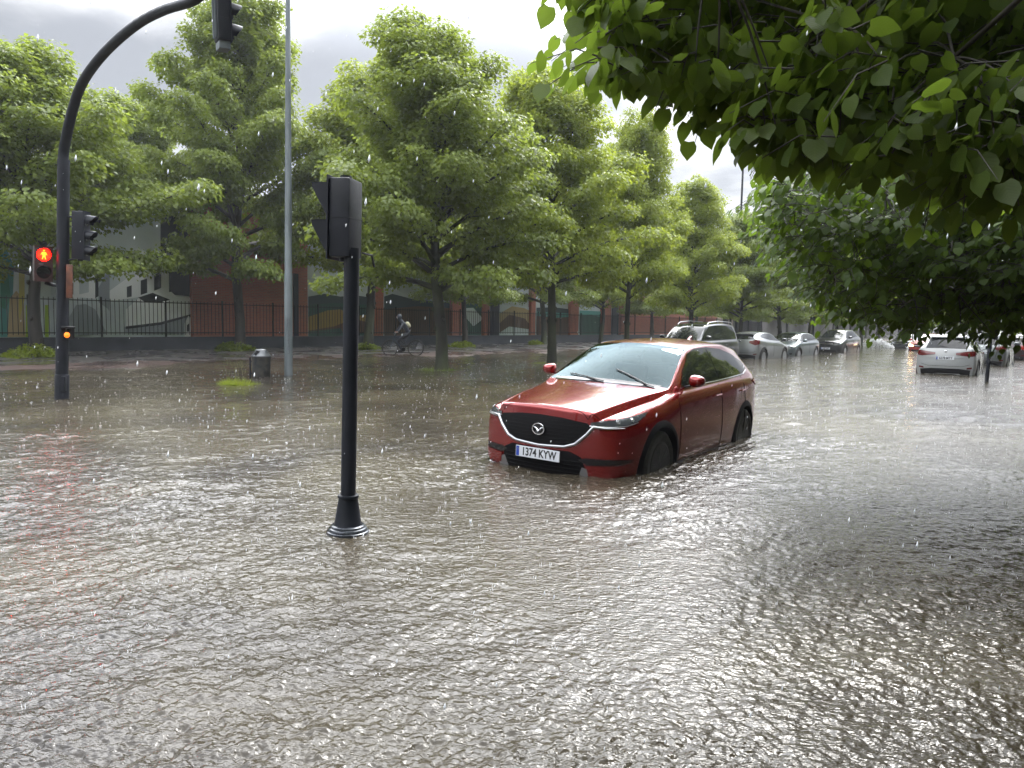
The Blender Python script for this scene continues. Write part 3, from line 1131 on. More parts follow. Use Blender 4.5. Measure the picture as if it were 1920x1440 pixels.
def make_tree(seed, H, Rc, base=2.5, nleaf=42000, leafmat=None, r0=.15, lsize=.125, top_pow=.75, fork=False, bark=None, per=30):
    g = random.Random(seed)
    q = np.random.default_rng(seed)
    root = empty('linden_tree')
    tb = MB()
    lean = (g.uniform(-.25, .25), g.uniform(-.25, .25))

    def axis(z):
        t = z / H
        return Vector((lean[0] * t * t * 2 + .08 * math.sin(z * 1.1 + seed), lean[1] * t * t * 2 + .08 * math.cos(z * .9 + seed * 2), z))
    zs = [-.4, 0, .15, .5, 1.2, 2, 3, 4.2, 5.5, 7, 8.5, H * .93]
    zs = [z for z in zs if z <= H * .93]
    r0 *= 1.15
    rs = [r0 * 1.5, r0 * 1.35, r0 * 1.15, r0 * 1.02] + [r0 * max(.08, 1 - .93 * (z / (H * .93)) ** 1.1) for z in zs[4:]]
    tb.tube([axis(z) for z in zs], rs, 9)
    # buttress irregularities and burrs
    for _ in range(5):
        z = g.uniform(.6, 2.4)
        a = g.uniform(0, 6.28)
        tb.sphere(axis(z) + Vector((math.cos(a), math.sin(a), 0)) * r0 * .8, (r0 * .35, r0 * .35, r0 * .5), seg=6, rings=4)
    clusters = []

    def prof(z):
        s = (z - base) / (H - base)
        s = min(max(s, 0), 1)
        return Rc * (min(1, .70 + 1.2 * s) if s < .25 else (1 - ((s - .25) / .75) ** (1 / top_pow)) ** .85) + .35
    nl = 62
    for i in range(nl):
        s = (i + g.random() * .8) / nl
        z0 = base * .95 + (H * .93 - base * .95) * s ** .95 * .90
        az = i * 2.39996 + g.uniform(-.4, .4)
        el = R(18 + 38 * s + g.uniform(-8, 10)) if s > .12 else R(g.uniform(0, 22))
        zt = z0
        # length until it leaves the crown profile
        dh = prof(z0)
        for _ in range(6):
            dh = .5 * dh + .5 * prof(min(z0 + dh * math.tan(el), H))
        L = dh * g.uniform(.78, 1.22) / max(math.cos(el), .4)
        p0 = axis(z0)
        d = Vector((math.cos(az) * math.cos(el), math.sin(az) * math.cos(el), math.sin(el)))
        p1 = p0 + d * L
        if p1.z > H * 1.0:
            p1 = p0 + d * (L * max(.3, (H - p0.z) / max(.01, p1.z - p0.z)))
            L = (p1 - p0).length
        path = bend(p0, p1, 6, .08, .06, g)
        rb = r0 * (.42 - .28 * s) * (1.25 if fork and i < 5 else 1)
        tb.tube(path, [rb * (1 - .85 * k / 6) for k in range(7)], 5, cap=False)
        ns = int(max(4, L / .31))
        for j in range(ns):
            t_ = .22 + .78 * (j + .5) / ns
            k = min(int(t_ * 6), 5)
            pp = path[k].lerp(path[k + 1], t_ * 6 - k)
            side = 1 if j % 2 else -1
            a2 = az + side * g.uniform(.6, 1.3)
            l2 = (1 - t_ * .65) * g.uniform(.45, .95) * min(1.25, Rc * .35)
            e2 = g.uniform(-.25, .45)
            q1 = pp + Vector((math.cos(a2) * math.cos(e2), math.sin(a2) * math.cos(e2), math.sin(e2))) * l2
            sp = bend(pp, q1, 2, .04, .05, g)
            if j % 2 == 0 or l2 > .5:
                tb.tube(sp, [rb * .3, rb * .2, .006], 3, cap=False)
            clusters.append((q1, .85 + .3 * g.random()))
            if l2 > .6:
                clusters.append((pp.lerp(q1, .5), .7))
        clusters.append((p1, .8))
    for k in range(8):
        clusters.append((axis(H * (.9 + .1 * k / 8)) + Vector((g.uniform(-.3, .3), g.uniform(-.3, .3), 0)), .65))
    tb.build('trunk', bark or BARK, root, smooth=True, angle=60)
    C = np.array([c[0][:] for c in clusters])
    Sz = np.array([c[1] for c in clusters])
    n = nleaf
    ci = q.integers(0, len(C), n)
    # leaves on flattened drooping sprays: most on the upper, outer surface
    dirv = q.normal(size=(n, 3))
    dirv /= np.linalg.norm(dirv, axis=1, keepdims=True)
    dirv[:, 2] = np.abs(dirv[:, 2]) * np.where(q.random(n) < .8, 1, -.5)
    rad = .5 + .55 * q.random(n) ** .8
    off = dirv * rad[:, None] * np.array([.46, .46, .40]) * (Sz[ci] * 1.05)[:, None]
    off[:, 2] -= .12 * Sz[ci]
    P = C[ci] + off
    out = P - np.array([0, 0, base + (H - base) * .45])
    out /= np.linalg.norm(out, axis=1, keepdims=True) + 1e-6
    loc = off / (np.linalg.norm(off, axis=1, keepdims=True) + 1e-6)
    T = loc * [1, 1, .3] + out * .35 + q.normal(size=(n, 3)) * .35
    T[:, 2] -= .5 + .5 * q.random(n)
    Nn = np.array([0, 0, .55]) + out * .3 + loc * 1.0 + q.normal(size=(n, 3)) * .33
    size = lsize * q.uniform(.65, 1.2, n)
    V, Fc, _ = scatter_leaves(P, T, Nn, size, KITE_V, KITE_F)
    np_mesh('crown', V, Fc, leafmat or LEAF_FAR, root)
    return root


T_PROTO = [make_tree(1, 11.4, 3.5, 2.7, 76000, LEAF_FAR, .17, .122, top_pow=1.05, fork=True, bark=MOSS),
           make_tree(2, 10.8, 3.3, 2.8, 70000, LEAF_YEL, .15, .122, top_pow=1.15, bark=MOSS),
           make_tree(3, 9.8, 3.5, 2.6, 72000, LEAF_FAR, .15, .128, top_pow=.85, bark=BARK),
           make_tree(4, 14.2, 4.1, 2.8, 120000, LEAF_FAR, .19, .13, top_pow=.95, bark=BARK)]
used_t = set()


def put_tree(k, x, y, z, s, rz, label, group, sz=None):
    o = T_PROTO[k] if k not in used_t else copy_tree(T_PROTO[k])
    used_t.add(k)
    o.location = (x, y, z)
    o.rotation_euler = (0, 0, rz)
    o.scale = (s, s, sz or s)
    tag(o, label, 'tree', group)
    return o


GF, GB = 'linden trees of the front row along the flooded street', 'linden trees of the back row by the railing fence'
put_tree(0, -2.22, 22.4, -.14, 1.0, .6, 'tall pointed linden with a forked mossy trunk just right of the cyclist', GF, .93)
put_tree(1, 1.43, 26.9, -.12, 1.0, 2.1, 'pointed linden standing in water just left of the red car mirror', GF)
put_tree(1, 4.75, 31.3, -.12, .72, 5.4, 'linden with its trunk just behind the roof of the red car', GF, .97)
fr = un(32.6, 16.7)
ordinal = ['fourth', 'fifth', 'sixth', 'seventh', 'eighth', 'ninth', 'tenth', 'eleventh', 'twelfth', 'thirteenth', 'fourteenth', 'fifteenth', 'sixteenth', 'seventeenth', 'eighteenth', 'nineteenth', 'twentieth']
near_what = ['behind the dark van with roof rails', 'behind the silver crossover', 'behind the grey hatchback', 'left of the black minivan', 'behind the black minivan', 'just past the black minivan']
for k in range(17):
    u = 33.0 + 5.75 * k
    x, y, z = un(u, 16.7 + random.uniform(-.15, .15), -.1)
    s = random.uniform(.74, .82) * (1 if k < 2 else .93)
    lab = ('linden of the front row ' + near_what[k]) if k < len(near_what) else f'{ordinal[k]} linden of the front row from the left, hazy in the distance'
    put_tree([1, 2, 0, 2, 1][k % 5], x, y, z, s, random.uniform(0, 6.28), lab, GF, s * (1.0 if k else 1.05))
put_tree(2, -15.6, 24.6, .0, 1.22, 1.0, 'linden with mossy trunk behind the red pedestrian light, ivy at its foot', GB, 1.04)
put_tree(3, -11.35, 30.9, .05, 1.0, 3.3, 'tallest linden, in front of the red brick wall behind the litter bin', GB, 1.08)
put_tree(1, -6.6, 34.3, .05, 1.3, 5.0, 'linden against the grey rendered wall, right behind the near signal post', GB, 1.2)
bl = ['right of the cyclist behind the forked linden', 'with leaning trunk left of the second front linden', 'between the red car roof and the fence', 'by the orange brick end of the building']
for k in range(15):
    u = 29.2 + 7 * k
    x, y, z = un(u, 28.2 + random.uniform(-.3, .3), .05)
    s = random.uniform(.9, 1.0) * (.8 if k > 3 else 1 if k < 2 else .88)
    lab = ('thin linden of the back row ' + bl[k]) if k < 4 else f'{ordinal[k - 1]} linden of the back row counted from the red pedestrian light'
    put_tree([2, 0, 1][k % 3], x, y, z, s, random.uniform(0, 6.28), lab, GB, s)
# big trees beyond the building
x, y, z = un(36.5, 45)
put_tree(3, x, y, 0, 1.3, 1.2, 'dark tall tree beyond the building between two linden tops', 'trees beyond the building')
x, y, z = un(18.5, 42)
put_tree(3, x, y, 0, .98, 4.2, 'tall tree beyond the brick building, seen between the two leftmost crowns', 'trees beyond the building')
x, y, z = un(-1, 37)
put_tree(3, x, y, 0, .95, 2.2, 'tree beyond the painted wall at the left edge', 'trees beyond the building')
# right-hand row, out of view; crowns enlarged to block sky from the car flank
for k in range(12):
    x, y, z = un(17 + 7 * k, -2.6 + random.uniform(-.2, .2), -.14)
    put_tree(3, x, y, z, 1.0, random.uniform(0, 6.28), f'{["nearest", "second", "third", "fourth", "fifth", "sixth", "seventh", "eighth", "ninth", "tenth", "eleventh", "twelfth"][k]} linden of the right-hand kerb row, out of view, crown enlarged to block sky', 'linden trees along the right kerb', .92)
# far trees closing the street
for k, n_ in enumerate((-16, -9, 2, 9, 21)):
    x, y, z = un(190 + 6 * (k % 2), n_, -.2)
    put_tree(k % 3, x, y, z, 1.3, k, f'hazy tree closing the far end of the street, {["first", "second", "third", "fourth", "fifth"][k]} from the right', 'trees closing the far end', 1.2)


# ------------------------------------------------------------------ tufts, ivy and grass at the tree feet
GRASS = leaf_material('wet_grass', (.09, .15, .02), (.2, .28, .04), (.2, .3, .03), .4)
SEEDY = leaf_material('dry_grass', (.2, .19, .08), (.32, .3, .15), (.2, .2, .08), .5)


def tuft(name, x, y, z, rad, n, h, label, mat=None, leafy=False, group='weeds at the tree feet', sq=1.0):
    q = np.random.default_rng(int(abs(x * 100)) + n)
    a = q.random(n) * 6.283
    r = rad * np.sqrt(q.random(n)) * (.75 + .35 * np.sin(a * 3 + x) * np.sin(a * 2 + 1))
    P = np.stack([r * np.cos(a), r * np.sin(a) * sq, np.zeros(n)], -1)
    if leafy:
        P[:, 2] = q.random(n) * h * (1 - (r / rad) ** 1.5 * .75)
        T = np.stack([np.cos(a), np.sin(a), q.normal(size=n) * .4 - .1], -1) + q.normal(size=(n, 3)) * .4
        Nn = np.array([0, 0, 1.0]) + q.normal(size=(n, 3)) * .45
        V, Fc, _ = scatter_leaves(P, T, Nn, q.uniform(.05, .12, n), KITE_V, KITE_F)
    else:
        T = np.stack([np.cos(a) * .55, np.sin(a) * .55, np.ones(n)], -1) + q.normal(size=(n, 3)) * .35
        Nn = q.normal(size=(n, 3)) + [0, 0, .01]
        BV = np.array([(-.014, 0, 0), (.014, 0, 0), (.012, .5, .05), (-.012, .5, .05), (0, 1, .30)])
        BF = np.array([(0, 1, 2), (0, 2, 3), (3, 2, 4)])
        P[:, 2] = -.06
        V, Fc, _ = scatter_leaves(P, T, Nn, h * q.uniform(.4, 1.1, n) * (1 - .55 * r / rad), BV, BF)
    o = np_mesh(name, V, Fc, mat or GRASS)
    o.location = (x, y, z)
    tag(o, label, 'weeds', group)
    return o


tuft('ivy_clump', -15.5, 24.1, -.02, .95, 1700, .55, 'bushy ivy round the leftmost trunk under the red pedestrian light', LEAF_YEL, True)
tuft('ivy_clump', -11.4, 30.5, .05, .95, 1400, .45, 'green weeds round the trunk behind the litter bin', LEAF_FAR, True)
tuft('ivy_clump', -6.7, 34.0, .03, .8, 900, .40, 'green weeds round the trunk behind the near signal post', LEAF_FAR, True)
tuft('ivy_clump', *[float(v) for v in G(868, 652, .05)[:2]], .05, .85, 1100, .38, 'small green weeds at the wall foot right of the cyclist', LEAF_YEL, True)
tuft('ivy_clump', *[float(v) for v in G(1003, 648, .05)[:2]], .05, .55, 900, .35, 'small weeds at the wall foot left of the red car', LEAF_YEL, True)
tuft('grass_tuft', -2.22, 22.35, 0, .85, 1500, .22, 'flat flooded grass round the forked linden foot', GRASS, False, sq=.7)
tuft('grass_tuft', 1.2, 26.9, 0, .9, 1000, .2, 'dull flooded grass round the linden beside the red car', LEAF_FAR, False, sq=.7)
gt = tuft('grass_tuft', *[float(v) for v in G(444, 721)[:2]], 0, .55, 1700, .28, 'grass island with tall seed stalks in front of the litter bin', LEAF_YEL, False, sq=.6)
q = np.random.default_rng(3)
sb = MB()
for i in range(13):
    a = q.random() * 6.28
    r = q.random() * .3
    h = q.uniform(.25, .60)
    b0 = Vector((r * math.cos(a), r * math.sin(a), 0))
    tip = b0 + Vector((q.normal() * .08, q.normal() * .08, h))
    sb.tube(bend(b0, tip, 3, 0, .05), [.003, .002, .002, .0015], 3)
    for j in range(4):
        c = b0.lerp(tip, .78 + .07 * j) + Vector((q.normal() * .008, q.normal() * .008, 0))
        sb.sphere(c, (.005, .005, .016), seg=4, rings=3)
sb.build('seed_stalks', SEEDY, gt)
tuft('grass_tuft', *[float(v) for v in G(405, 722)[:2]], 0, .4, 260, .12, 'low grass fringe left of the seeding grass island', GRASS, False, sq=.5)
for k in range(6):
    x, y, z = un(33.0 + 5.75 * (k + 4), 16.6)
    tuft('grass_tuft', x, y, 0, .8, 500, .22, f'grass at the foot of a far front-row linden, {["first", "second", "third", "fourth", "fifth", "sixth"][k]} from the black minivan', LEAF_FAR, False)
# ================================================================== SIGNALS, POSTS, BIN
DM = MAT['darkmetal']


def pt_line_tilt(o, deg_x, deg_y):
    o.rotation_euler[0] += R(deg_x)
    o.rotation_euler[1] += R(deg_y)


def signal_head(parent, name, n, w=.23, sp=.245, depth=.12, visor='round', lit=None, backbar=False):
    """local frame: +y is the side the lamps face; origin at the middle of the back face"""
    e = empty(name)
    e.parent = parent
    h = n * sp + .03
    mb = MB()
    mb.rbox((0, depth / 2, 0), (w, depth, h), .018)
    for k in range(1, n):
        z = h / 2 - .015 - sp * k
        mb.box((0, depth / 2, z), (w + .004, depth + .004, .006))
    mb.box((0, depth + .002, 0), (w + .03, .012, h + .03))
    mb.tube([(0, depth * .5, h / 2 - .005), (0, depth * .5, h / 2 + .025)], .04, 12)
    mb.tube([(0, depth * .5, -h / 2 + .005), (0, depth * .5, -h / 2 - .025)], .04, 12)
    mb.build('housing', DM, e, smooth=True, angle=30)
    for k in range(n):
        z = h / 2 - .015 - sp * (k + .5)
        mb = MB()
        Mz = Matrix.Translation((0, depth + .008, z)) @ Matrix.Rotation(R(-90), 4, 'X')
        mb.lathe([(.001, .012), (.05, .009), (.09, .0)], 20, Mz)
        on = lit is not None and lit[0] == k
        lens = mb.build('lens', lit[1] if on else MAT['lampglass'], e, smooth=True, angle=60)
        mb = MB()
        r = .098
        if visor == 'round':
            # open-bottomed hood
            prof = []
            kk = 18
            vs, fs = [], []
            for i in range(kk + 1):
                a = R(-35 + 250 * i / kk)
                ln = .165 * (.55 + .45 * max(0, math.sin(a)) ** .5 if math.sin(a) > 0 else .45)
                for rr in (r, r + .006):
                    vs.append((rr * math.cos(a), depth, z + rr * math.sin(a)))
                    vs.append((rr * math.cos(a), depth + ln, z + rr * math.sin(a) - .02 * ln / .165))
            for i in range(kk):
                b = i * 4
                fs += [(b, b + 1, b + 5, b + 4), (b + 2, b + 6, b + 7, b + 3), (b + 1, b + 3, b + 7, b + 5)]
            mb.add(vs, fs)
        else:
            # wedge hood with a straight roof and slanting cheeks, as on pedestrian heads
            t_ = .005
            zt, zb = z + sp * .43, z - sp * .43
            mb.box((0, depth + .065, zt), (w - .012, .13, t_))
            for sg in (1, -1):
                x = sg * (w / 2 - .008)
                mb.poly([(x, depth, zt), (x, depth + .13, zt), (x, depth + .125, zt - .03), (x, depth + .02, zb), (x, depth, zb)], ex=(-sg * t_, 0, 0))
        mb.build('visor', DM, e, smooth=True, angle=40)
    if backbar:
        mb = MB()
        mb.rbox((-.06, -.015, 0), (.035, .03, h * .92), .008)
        mb.rbox((.06, -.015, 0), (.02, .02, h * .92), .005)
        mb.build('back_rail', MAT['greymetal'], e)
        mb = MB()
        mb.box((0, depth * .5, -h / 2 - .055), (w * .8, depth * .85, .09), taper=1.0)
        mb.build('bottom_cap', MAT['greymetal'], e)
    return e


# near pedestrian signal in the water
base = G(652, 996)
sig = empty('pedestrian_signal', (base[0], base[1], 0))
tag(sig, 'slim dark signal post in the near foreground with a two-lamp head seen from its side', 'traffic light')
mb = MB()
mb.lathe([(.052, .18), (.052, 1.98)], 24)
mb.build('post', DM, sig, smooth=True)
mb = MB()
mb.lathe([(.052, .265), (.072, .262), (.074, .245), (.066, .24), (.092, .07), (.098, .055), (.10, .045)], 24)
mb.build('base_cone', DM, sig, smooth=True, angle=40)
mb = MB()
mb.lathe([(.098, .052), (.112, .050), (.118, .046), (.120, .034), (.132, .030), (.137, .022), (.139, .012), (.148, .008), (.15, -.004), (.15, -.3)], 32)
mb.build('base_flange', noisy(principled('worn_wet_steel', (.05, .055, .065), .25, .5), (.02, .023, .03), (.09, .1, .115), 10, roughvar=(.1, .35)), sig, smooth=True, angle=35)
hd = signal_head(sig, 'signal_head', 2, w=.21, sp=.25, depth=.155, visor='wedge')
hd.location = (.02, .02, 2.18)
hd.rotation_euler = (0, 0, R(77))
pt_line_tilt(sig, 0, .9)
mb = MB()
mb.tube([(.07, 0, 1.95), (.13, .03, 1.94), (.145, .06, 1.86)], .008, 6)
mb.build('cable_loop', MAT['black'], sig)

# tall signal with a bent arm on the left
pb = G(116, 748)
tall = empty('traffic_signal_mast', (pb[0], pb[1], 0))
tag(tall, 'tall dark mast with a curved arm over the street and several signal heads', 'traffic light')
armdir = Vector((-N_[0], -N_[1], 0))          # across the street towards the road
LEAN = R(2.3)
MINV = (Matrix.Translation((pb[0], pb[1], 0)) @ Matrix.Rotation(LEAN, 4, 'Y')).inverted()
pbt = pb + np.array([math.tan(LEAN) * 4.4, 0, 0])


def loc(P):
    return MINV @ Vector(P)




def armpoint(px, py):
    """point on the vertical plane of the arm seen at px,py -> (reach, z)"""
    nrm = np.array([U_[0], U_[1], 0])
    r = ray(px, py)
    o = np.array([0, 0, EYE])
    t = ((pbt - o) @ nrm) / (r @ nrm)
    return loc(o + r * t)


mb = MB()
mb.lathe([(.115, -.3), (.115, .42), (.112, .43), (.102, .435), (.10, 1.0), (.096, 4.12), (.0959, 4.13), (.03, 4.13)], 20)
mb.build('post', DM, tall, smooth=True, angle=35)
mb = MB()
mb.rbox((.075, -.075, .28), (.07, .07, .26), .01)
mb.build('hatch', DM, tall)
pxs = [(122, 290), (128, 240), (138, 200), (152, 160), (178, 120), (215, 80), (262, 42), (310, 18), (365, 0)]
AP = [armpoint(*q_) for q_ in pxs]
AP = [Vector((0, 0, 4.0)), Vector((0.0, 0, 4.25))] + AP[1:]
last = AP[-1]
AP += [last + armdir * .6 + Vector((0, 0, .12)), last + armdir * 1.5 + Vector((0, 0, .22)), last + armdir * 2.6 + Vector((0, 0, .28))]
mb = MB()
pts = AP
sm = []
for i in range(len(pts) - 1):
    for j in range(4):
        t_ = j / 4
        p0 = pts[max(i - 1, 0)]
        p1, p2 = pts[i], pts[i + 1]
        p3 = pts[min(i + 2, len(pts) - 1)]
        sm.append(.5 * ((2 * p1) + (p2 - p0) * t_ + (2 * p0 - 5 * p1 + 4 * p2 - p3) * t_ ** 2 + (3 * p1 - p0 - 3 * p2 + p3) * t_ ** 3))
sm.append(pts[-1])
mb.tube(sm, [lerp_ for lerp_ in np.linspace(.085, .055, len(sm))], 16)
mb.build('arm', DM, tall, smooth=True, angle=60)
# three-lamp head hanging on the arm, facing down the street
hp = armpoint(402, 84) + Vector((0, 0, .45))
hd = signal_head(tall, 'signal_head', 3, w=.29, sp=.25, depth=.16, visor='round', backbar=True)
hd.location = hp
hd.rotation_euler = (R(4), R(3), -ST + R(-18))
mb = MB()
mb.tube([hp + Vector((0, 0, .35)), hp + Vector((0, 0, 1.3))], .03, 8)
mb.build('hanger', DM, tall, smooth=True)
# head on the post, facing down the street
hd = signal_head(tall, 'signal_head', 3, w=.23, sp=.262, depth=.20, visor='round')
a2 = loc(at(140, 440, pb[1] + .05))
hd.location = (a2[0] - .01, .06, a2[2] - .01)
hd.rotation_euler = (0, 0, R(-84))
mb = MB()
mb.tube([(.05, 0, a2[2] - .46), (.22, .04, a2[2] - .40)], .018, 8)
mb.tube([(.05, 0, a2[2] + .3), (.2, .04, a2[2] + .3)], .018, 8)
mb.build('bracket', DM, tall, smooth=True)
# red pedestrian lamp on its left, facing the camera
RLIT = emit('red_lamp', (1, .002, .0005), 30.0)
YLIT = emit('orange_figure', (1, .33, .02), 2.2)
a3 = at(78, 495, pb[1] - .05)
pe = empty('pedestrian_head', tuple(loc(at(78, 495, pb[1] - .05))))
pe.parent = tall
face = math.atan2(-a3[0], -a3[1])
pe.rotation_euler = (0, 0, math.pi + R(0) + math.atan2(a3[0], a3[1]) * -1 + R(12))
mb = MB()
mb.rbox((0, .07, 0), (.27, .14, .60), .015)
mb.box((0, .143, 0), (.275, .01, .605))
mb.build('housing', noisy(principled('dark_red_brown_casing', (.03, .012, .012), .45), (.02, .01, .01), (.05, .018, .016), 8), pe, smooth=True, angle=30)
mb = MB()
mb.lathe([(.001, .010), (.06, .008), (.105, 0)], 28, Matrix.Translation((0, .149, .155)) @ Matrix.Rotation(R(-90), 4, 'X'))
ln = mb.build('lens', RLIT, pe, smooth=True)
mb = MB()
yf = .162


def fig(pts2):
    mb.poly([(x, yf, .155 + z) for x, z in pts2], ex=(0, .006, 0))


fig([(.016 * math.cos(a), .070 + .017 * math.sin(a)) for a in [2 * math.pi * k / 12 for k in range(12)]])
fig([(-.030, .046), (.030, .046), (.036, .030), (.024, -.012), (-.024, -.012), (-.036, .030)])
fig([(-.030, .046), (-.036, .030), (-.052, -.004), (-.043, -.008), (-.026, .020)])
fig([(.030, .046), (.036, .030), (.052, -.004), (.043, -.008), (.026, .020)])
fig([(-.022, -.012), (.001, -.012), (-.008, -.050), (-.018, -.078), (-.034, -.078), (-.026, -.048)])
fig([(.022, -.012), (-.001, -.012), (.008, -.050), (.018, -.078), (.034, -.078), (.026, -.048)])
mb.build('standing_figure', YLIT, ln)
mb = MB()
mb.lathe([(.001, .010), (.06, .008), (.105, 0)], 24, Matrix.Translation((0, .149, -.145)) @ Matrix.Rotation(R(-90), 4, 'X'))
mb.build('lens', MAT['blackgloss'], pe, smooth=True)
for z in (.155, -.145):
    mb = MB()
    vs, fs = [], []
    for i in range(15):
        a = R(0 + 180 * i / 14)
        for rr in (.112, .118):
            vs.append((rr * math.cos(a), .147, z + rr * math.sin(a)))
            vs.append((rr * math.cos(a), .147 + .10 * max(.15, math.sin(a)), z + rr * math.sin(a)))
    for i in range(14):
        b = i * 4
        fs += [(b, b + 1, b + 5, b + 4), (b + 2, b + 6, b + 7, b + 3), (b + 1, b + 3, b + 7, b + 5)]
    mb.add(vs, fs)
    mb.build('visor', MAT['black'], pe, smooth=True, angle=40)
mb = MB()
mb.box((.04, .151, -.005), (.07, .003, .025))
mb.build('small_plate', MAT['greymetal'], pe)
mb = MB()
zb_ = a3[2] - .33
mb.tube([(pe.location[0] + .05, -.03, zb_), (-.16, 0, zb_ - .03), (-.05, 0, zb_ - .04)], .03, 8)
mb.build('bracket', DM, tall, smooth=True)
# narrow second pedestrian head seen edge-on, rust brown
a4 = at(130, 528, pb[1])
pe2 = empty('pedestrian_head', tuple(loc(a4)))
pe2.parent = tall
pe2.rotation_euler = (0, 0, R(31))
mb = MB()
mb.rbox((0, 0, 0), (.10, .25, .58), .02)
mb.build('housing', noisy(principled('rusty_brown_casing', (.12, .045, .025), .5), (.07, .03, .02), (.18, .07, .04), 9), pe2, smooth=True, angle=30)
mb = MB()
mb.box((.054, 0, .15), (.012, .2, .2))
mb.box((.054, 0, -.12), (.012, .2, .2))
mb.build('lens', MAT['blackgloss'], pe2)
# small amber repeater low on the post
a5 = at(131, 626, pb[1] - .05)
re_ = empty('amber_repeater', tuple(loc(a5)))
re_.parent = tall
re_.rotation_euler = (0, 0, R(-30))
mb = MB()
mb.rbox((-.06, .02, .02), (.13, .13, .22), .02)
mb.rbox((.0, -.03, .115), (.15, .17, .035), .012)
mb.build('housing', MAT['black'], re_, smooth=True, angle=30)
mb = MB()
mb.sphere((.0, -.05, -.02), (.045, .045, .05))
mb.build('lens', emit('amber_lamp', (1, .22, .01), 1.0), re_, smooth=True)
tall.rotation_euler[1] = LEAN

# grey street lamp with scratched lettering
lb = G(541, 704)
lamp = empty('street_lamp', (lb[0], lb[1], 0))
tag(lamp, 'tall grey street lamp post with black scrawl, running out of the top of the picture', 'street lamp', 'street lamps')
mb = MB()
mb.lathe([(.105, -.3), (.103, 2.6), (.095, 2.62), (.085, 4.5), (.050, 10.8)], 16)
mb.build('post', MAT['greymetal'], lamp, smooth=True, angle=30)
mb = MB()
mb.tube([(0, 0, 10.75), (.3, -.2, 11.2), (1.1, -.9, 11.45)], .035, 8)
mb.build('arm', MAT['greymetal'], lamp, smooth=True)
mb = MB()
mb.rbox((1.4, -1.15, 11.46), (.7, .3, .12), .05)
mb.build('lantern', MAT['greymetal'], lamp)
mb = MB()


def scrawl(strokes):
    for st_ in strokes:
        pp = []
        for (sx, sz) in st_:
            a = math.atan2(-lb[1], -lb[0]) + sx / .1045
            pp.append((.1045 * math.cos(a), .1045 * math.sin(a), sz))
        mb.tube(pp, .0065, 5, flat=.6)


scrawl([[(-.03, 1.50), (-.02, 1.30), (-.03, 1.26)], [(-.04, 1.42), (.03, 1.44), (.0, 1.36), (.03, 1.30)],
        [(-.03, 1.18), (.02, 1.16), (-.02, 1.08), (.03, 1.04), (-.02, 1.0)], [(0, .96), (.0, .82)], [(-.03, .90), (.03, .93)],
        [(.03, .76), (-.02, .74), (-.02, .68), (.03, .66), (.02, .58), (-.03, .56)]])
mb.build('scrawl', MAT['ink'], lamp)
pt_line_tilt(lamp, 0, .35)

# far lamp sticking out above the trees
p = at(1381, 600, 47)
fl = empty('street_lamp', (p[0], p[1], -.1))
tag(fl, 'thin distant lamp post rising above the row of trees beneath the overhanging leaves', 'street lamp', 'street lamps')
mb = MB()
mb.lathe([(.10, -.1), (.09, 3), (.055, 12.2)], 10)
mb.build('post', DM, fl, smooth=True)
mb = MB()
mb.tube([(0, 0, 12.15), (.2, -.15, 12.5), (1.0, -.8, 12.7)], .03, 8)
mb.rbox((1.2, -.95, 12.7), (.6, .25, .1), .04)
mb.build('lantern', DM, fl)

# litter bin
bb = G(490, 706)
bn = empty('litter_bin', (bb[0], bb[1], -.12), R(12))
tag(bn, 'dark metal litter bin with a domed hooded lid standing in the flood', 'litter bin')
mb = MB()
mb.lathe([(.20, .0), (.215, .03), (.225, .30), (.232, .60), (.238, .62), (.225, .625)], 24)
mb.build('barrel', noisy(principled('weathered_bin_metal', (.04, .045, .05), .45, .3), (.02, .024, .028), (.075, .07, .06), 7, roughvar=(.3, .6)), bn, smooth=True, angle=40)
mb = MB()
mb.lathe([(.245, .615), (.25, .64), (.235, .655), (.20, .70), (.15, .755), (.145, .79), (.11, .81), (.001, .825)], 24)
mb.build('lid', noisy(principled('bin_lid', (.10, .11, .12), .3, .5), (.05, .055, .06), (.15, .16, .17), 6), bn, smooth=True, angle=50)
mb = MB()
mb.poly([(-.19 + .0, -.13, .665), (-.10, -.215, .66), (-.02, -.18, .765), (-.09, -.12, .78)], ex=(.01, .02, 0))
mb.build('opening', MAT['blackmatte'], bn)
for sx in (-.265,):
    mb = MB()
    mb.tube([(sx, 0, -.1), (sx, 0, .60)], .02, 8)
    mb.box((sx + .03, 0, .5), (.06, .04, .03))
    mb.box((sx + .03, 0, .2), (.06, .04, .03))
    mb.build('stand', DM, bn)

# thin sign post on the right
sp_ = G(1850, 716)
so = empty('sign_post', (sp_[0], sp_[1], 0))
tag(so, 'thin dark post in the water before the white car, top hidden by leaves', 'post')
mb = MB()
mb.lathe([(.05, -.3), (.05, 1.2), (.046, 1.22), (.046, 2.9), (.02, 2.93)], 12)
mb.build('pole', DM, so, smooth=True, angle=40)
mb = MB()
mb.lathe([(.065, .55), (.065, .62)], 12)
mb.build('collar', DM, so, smooth=True, angle=40)
pt_line_tilt(so, 0, .8)

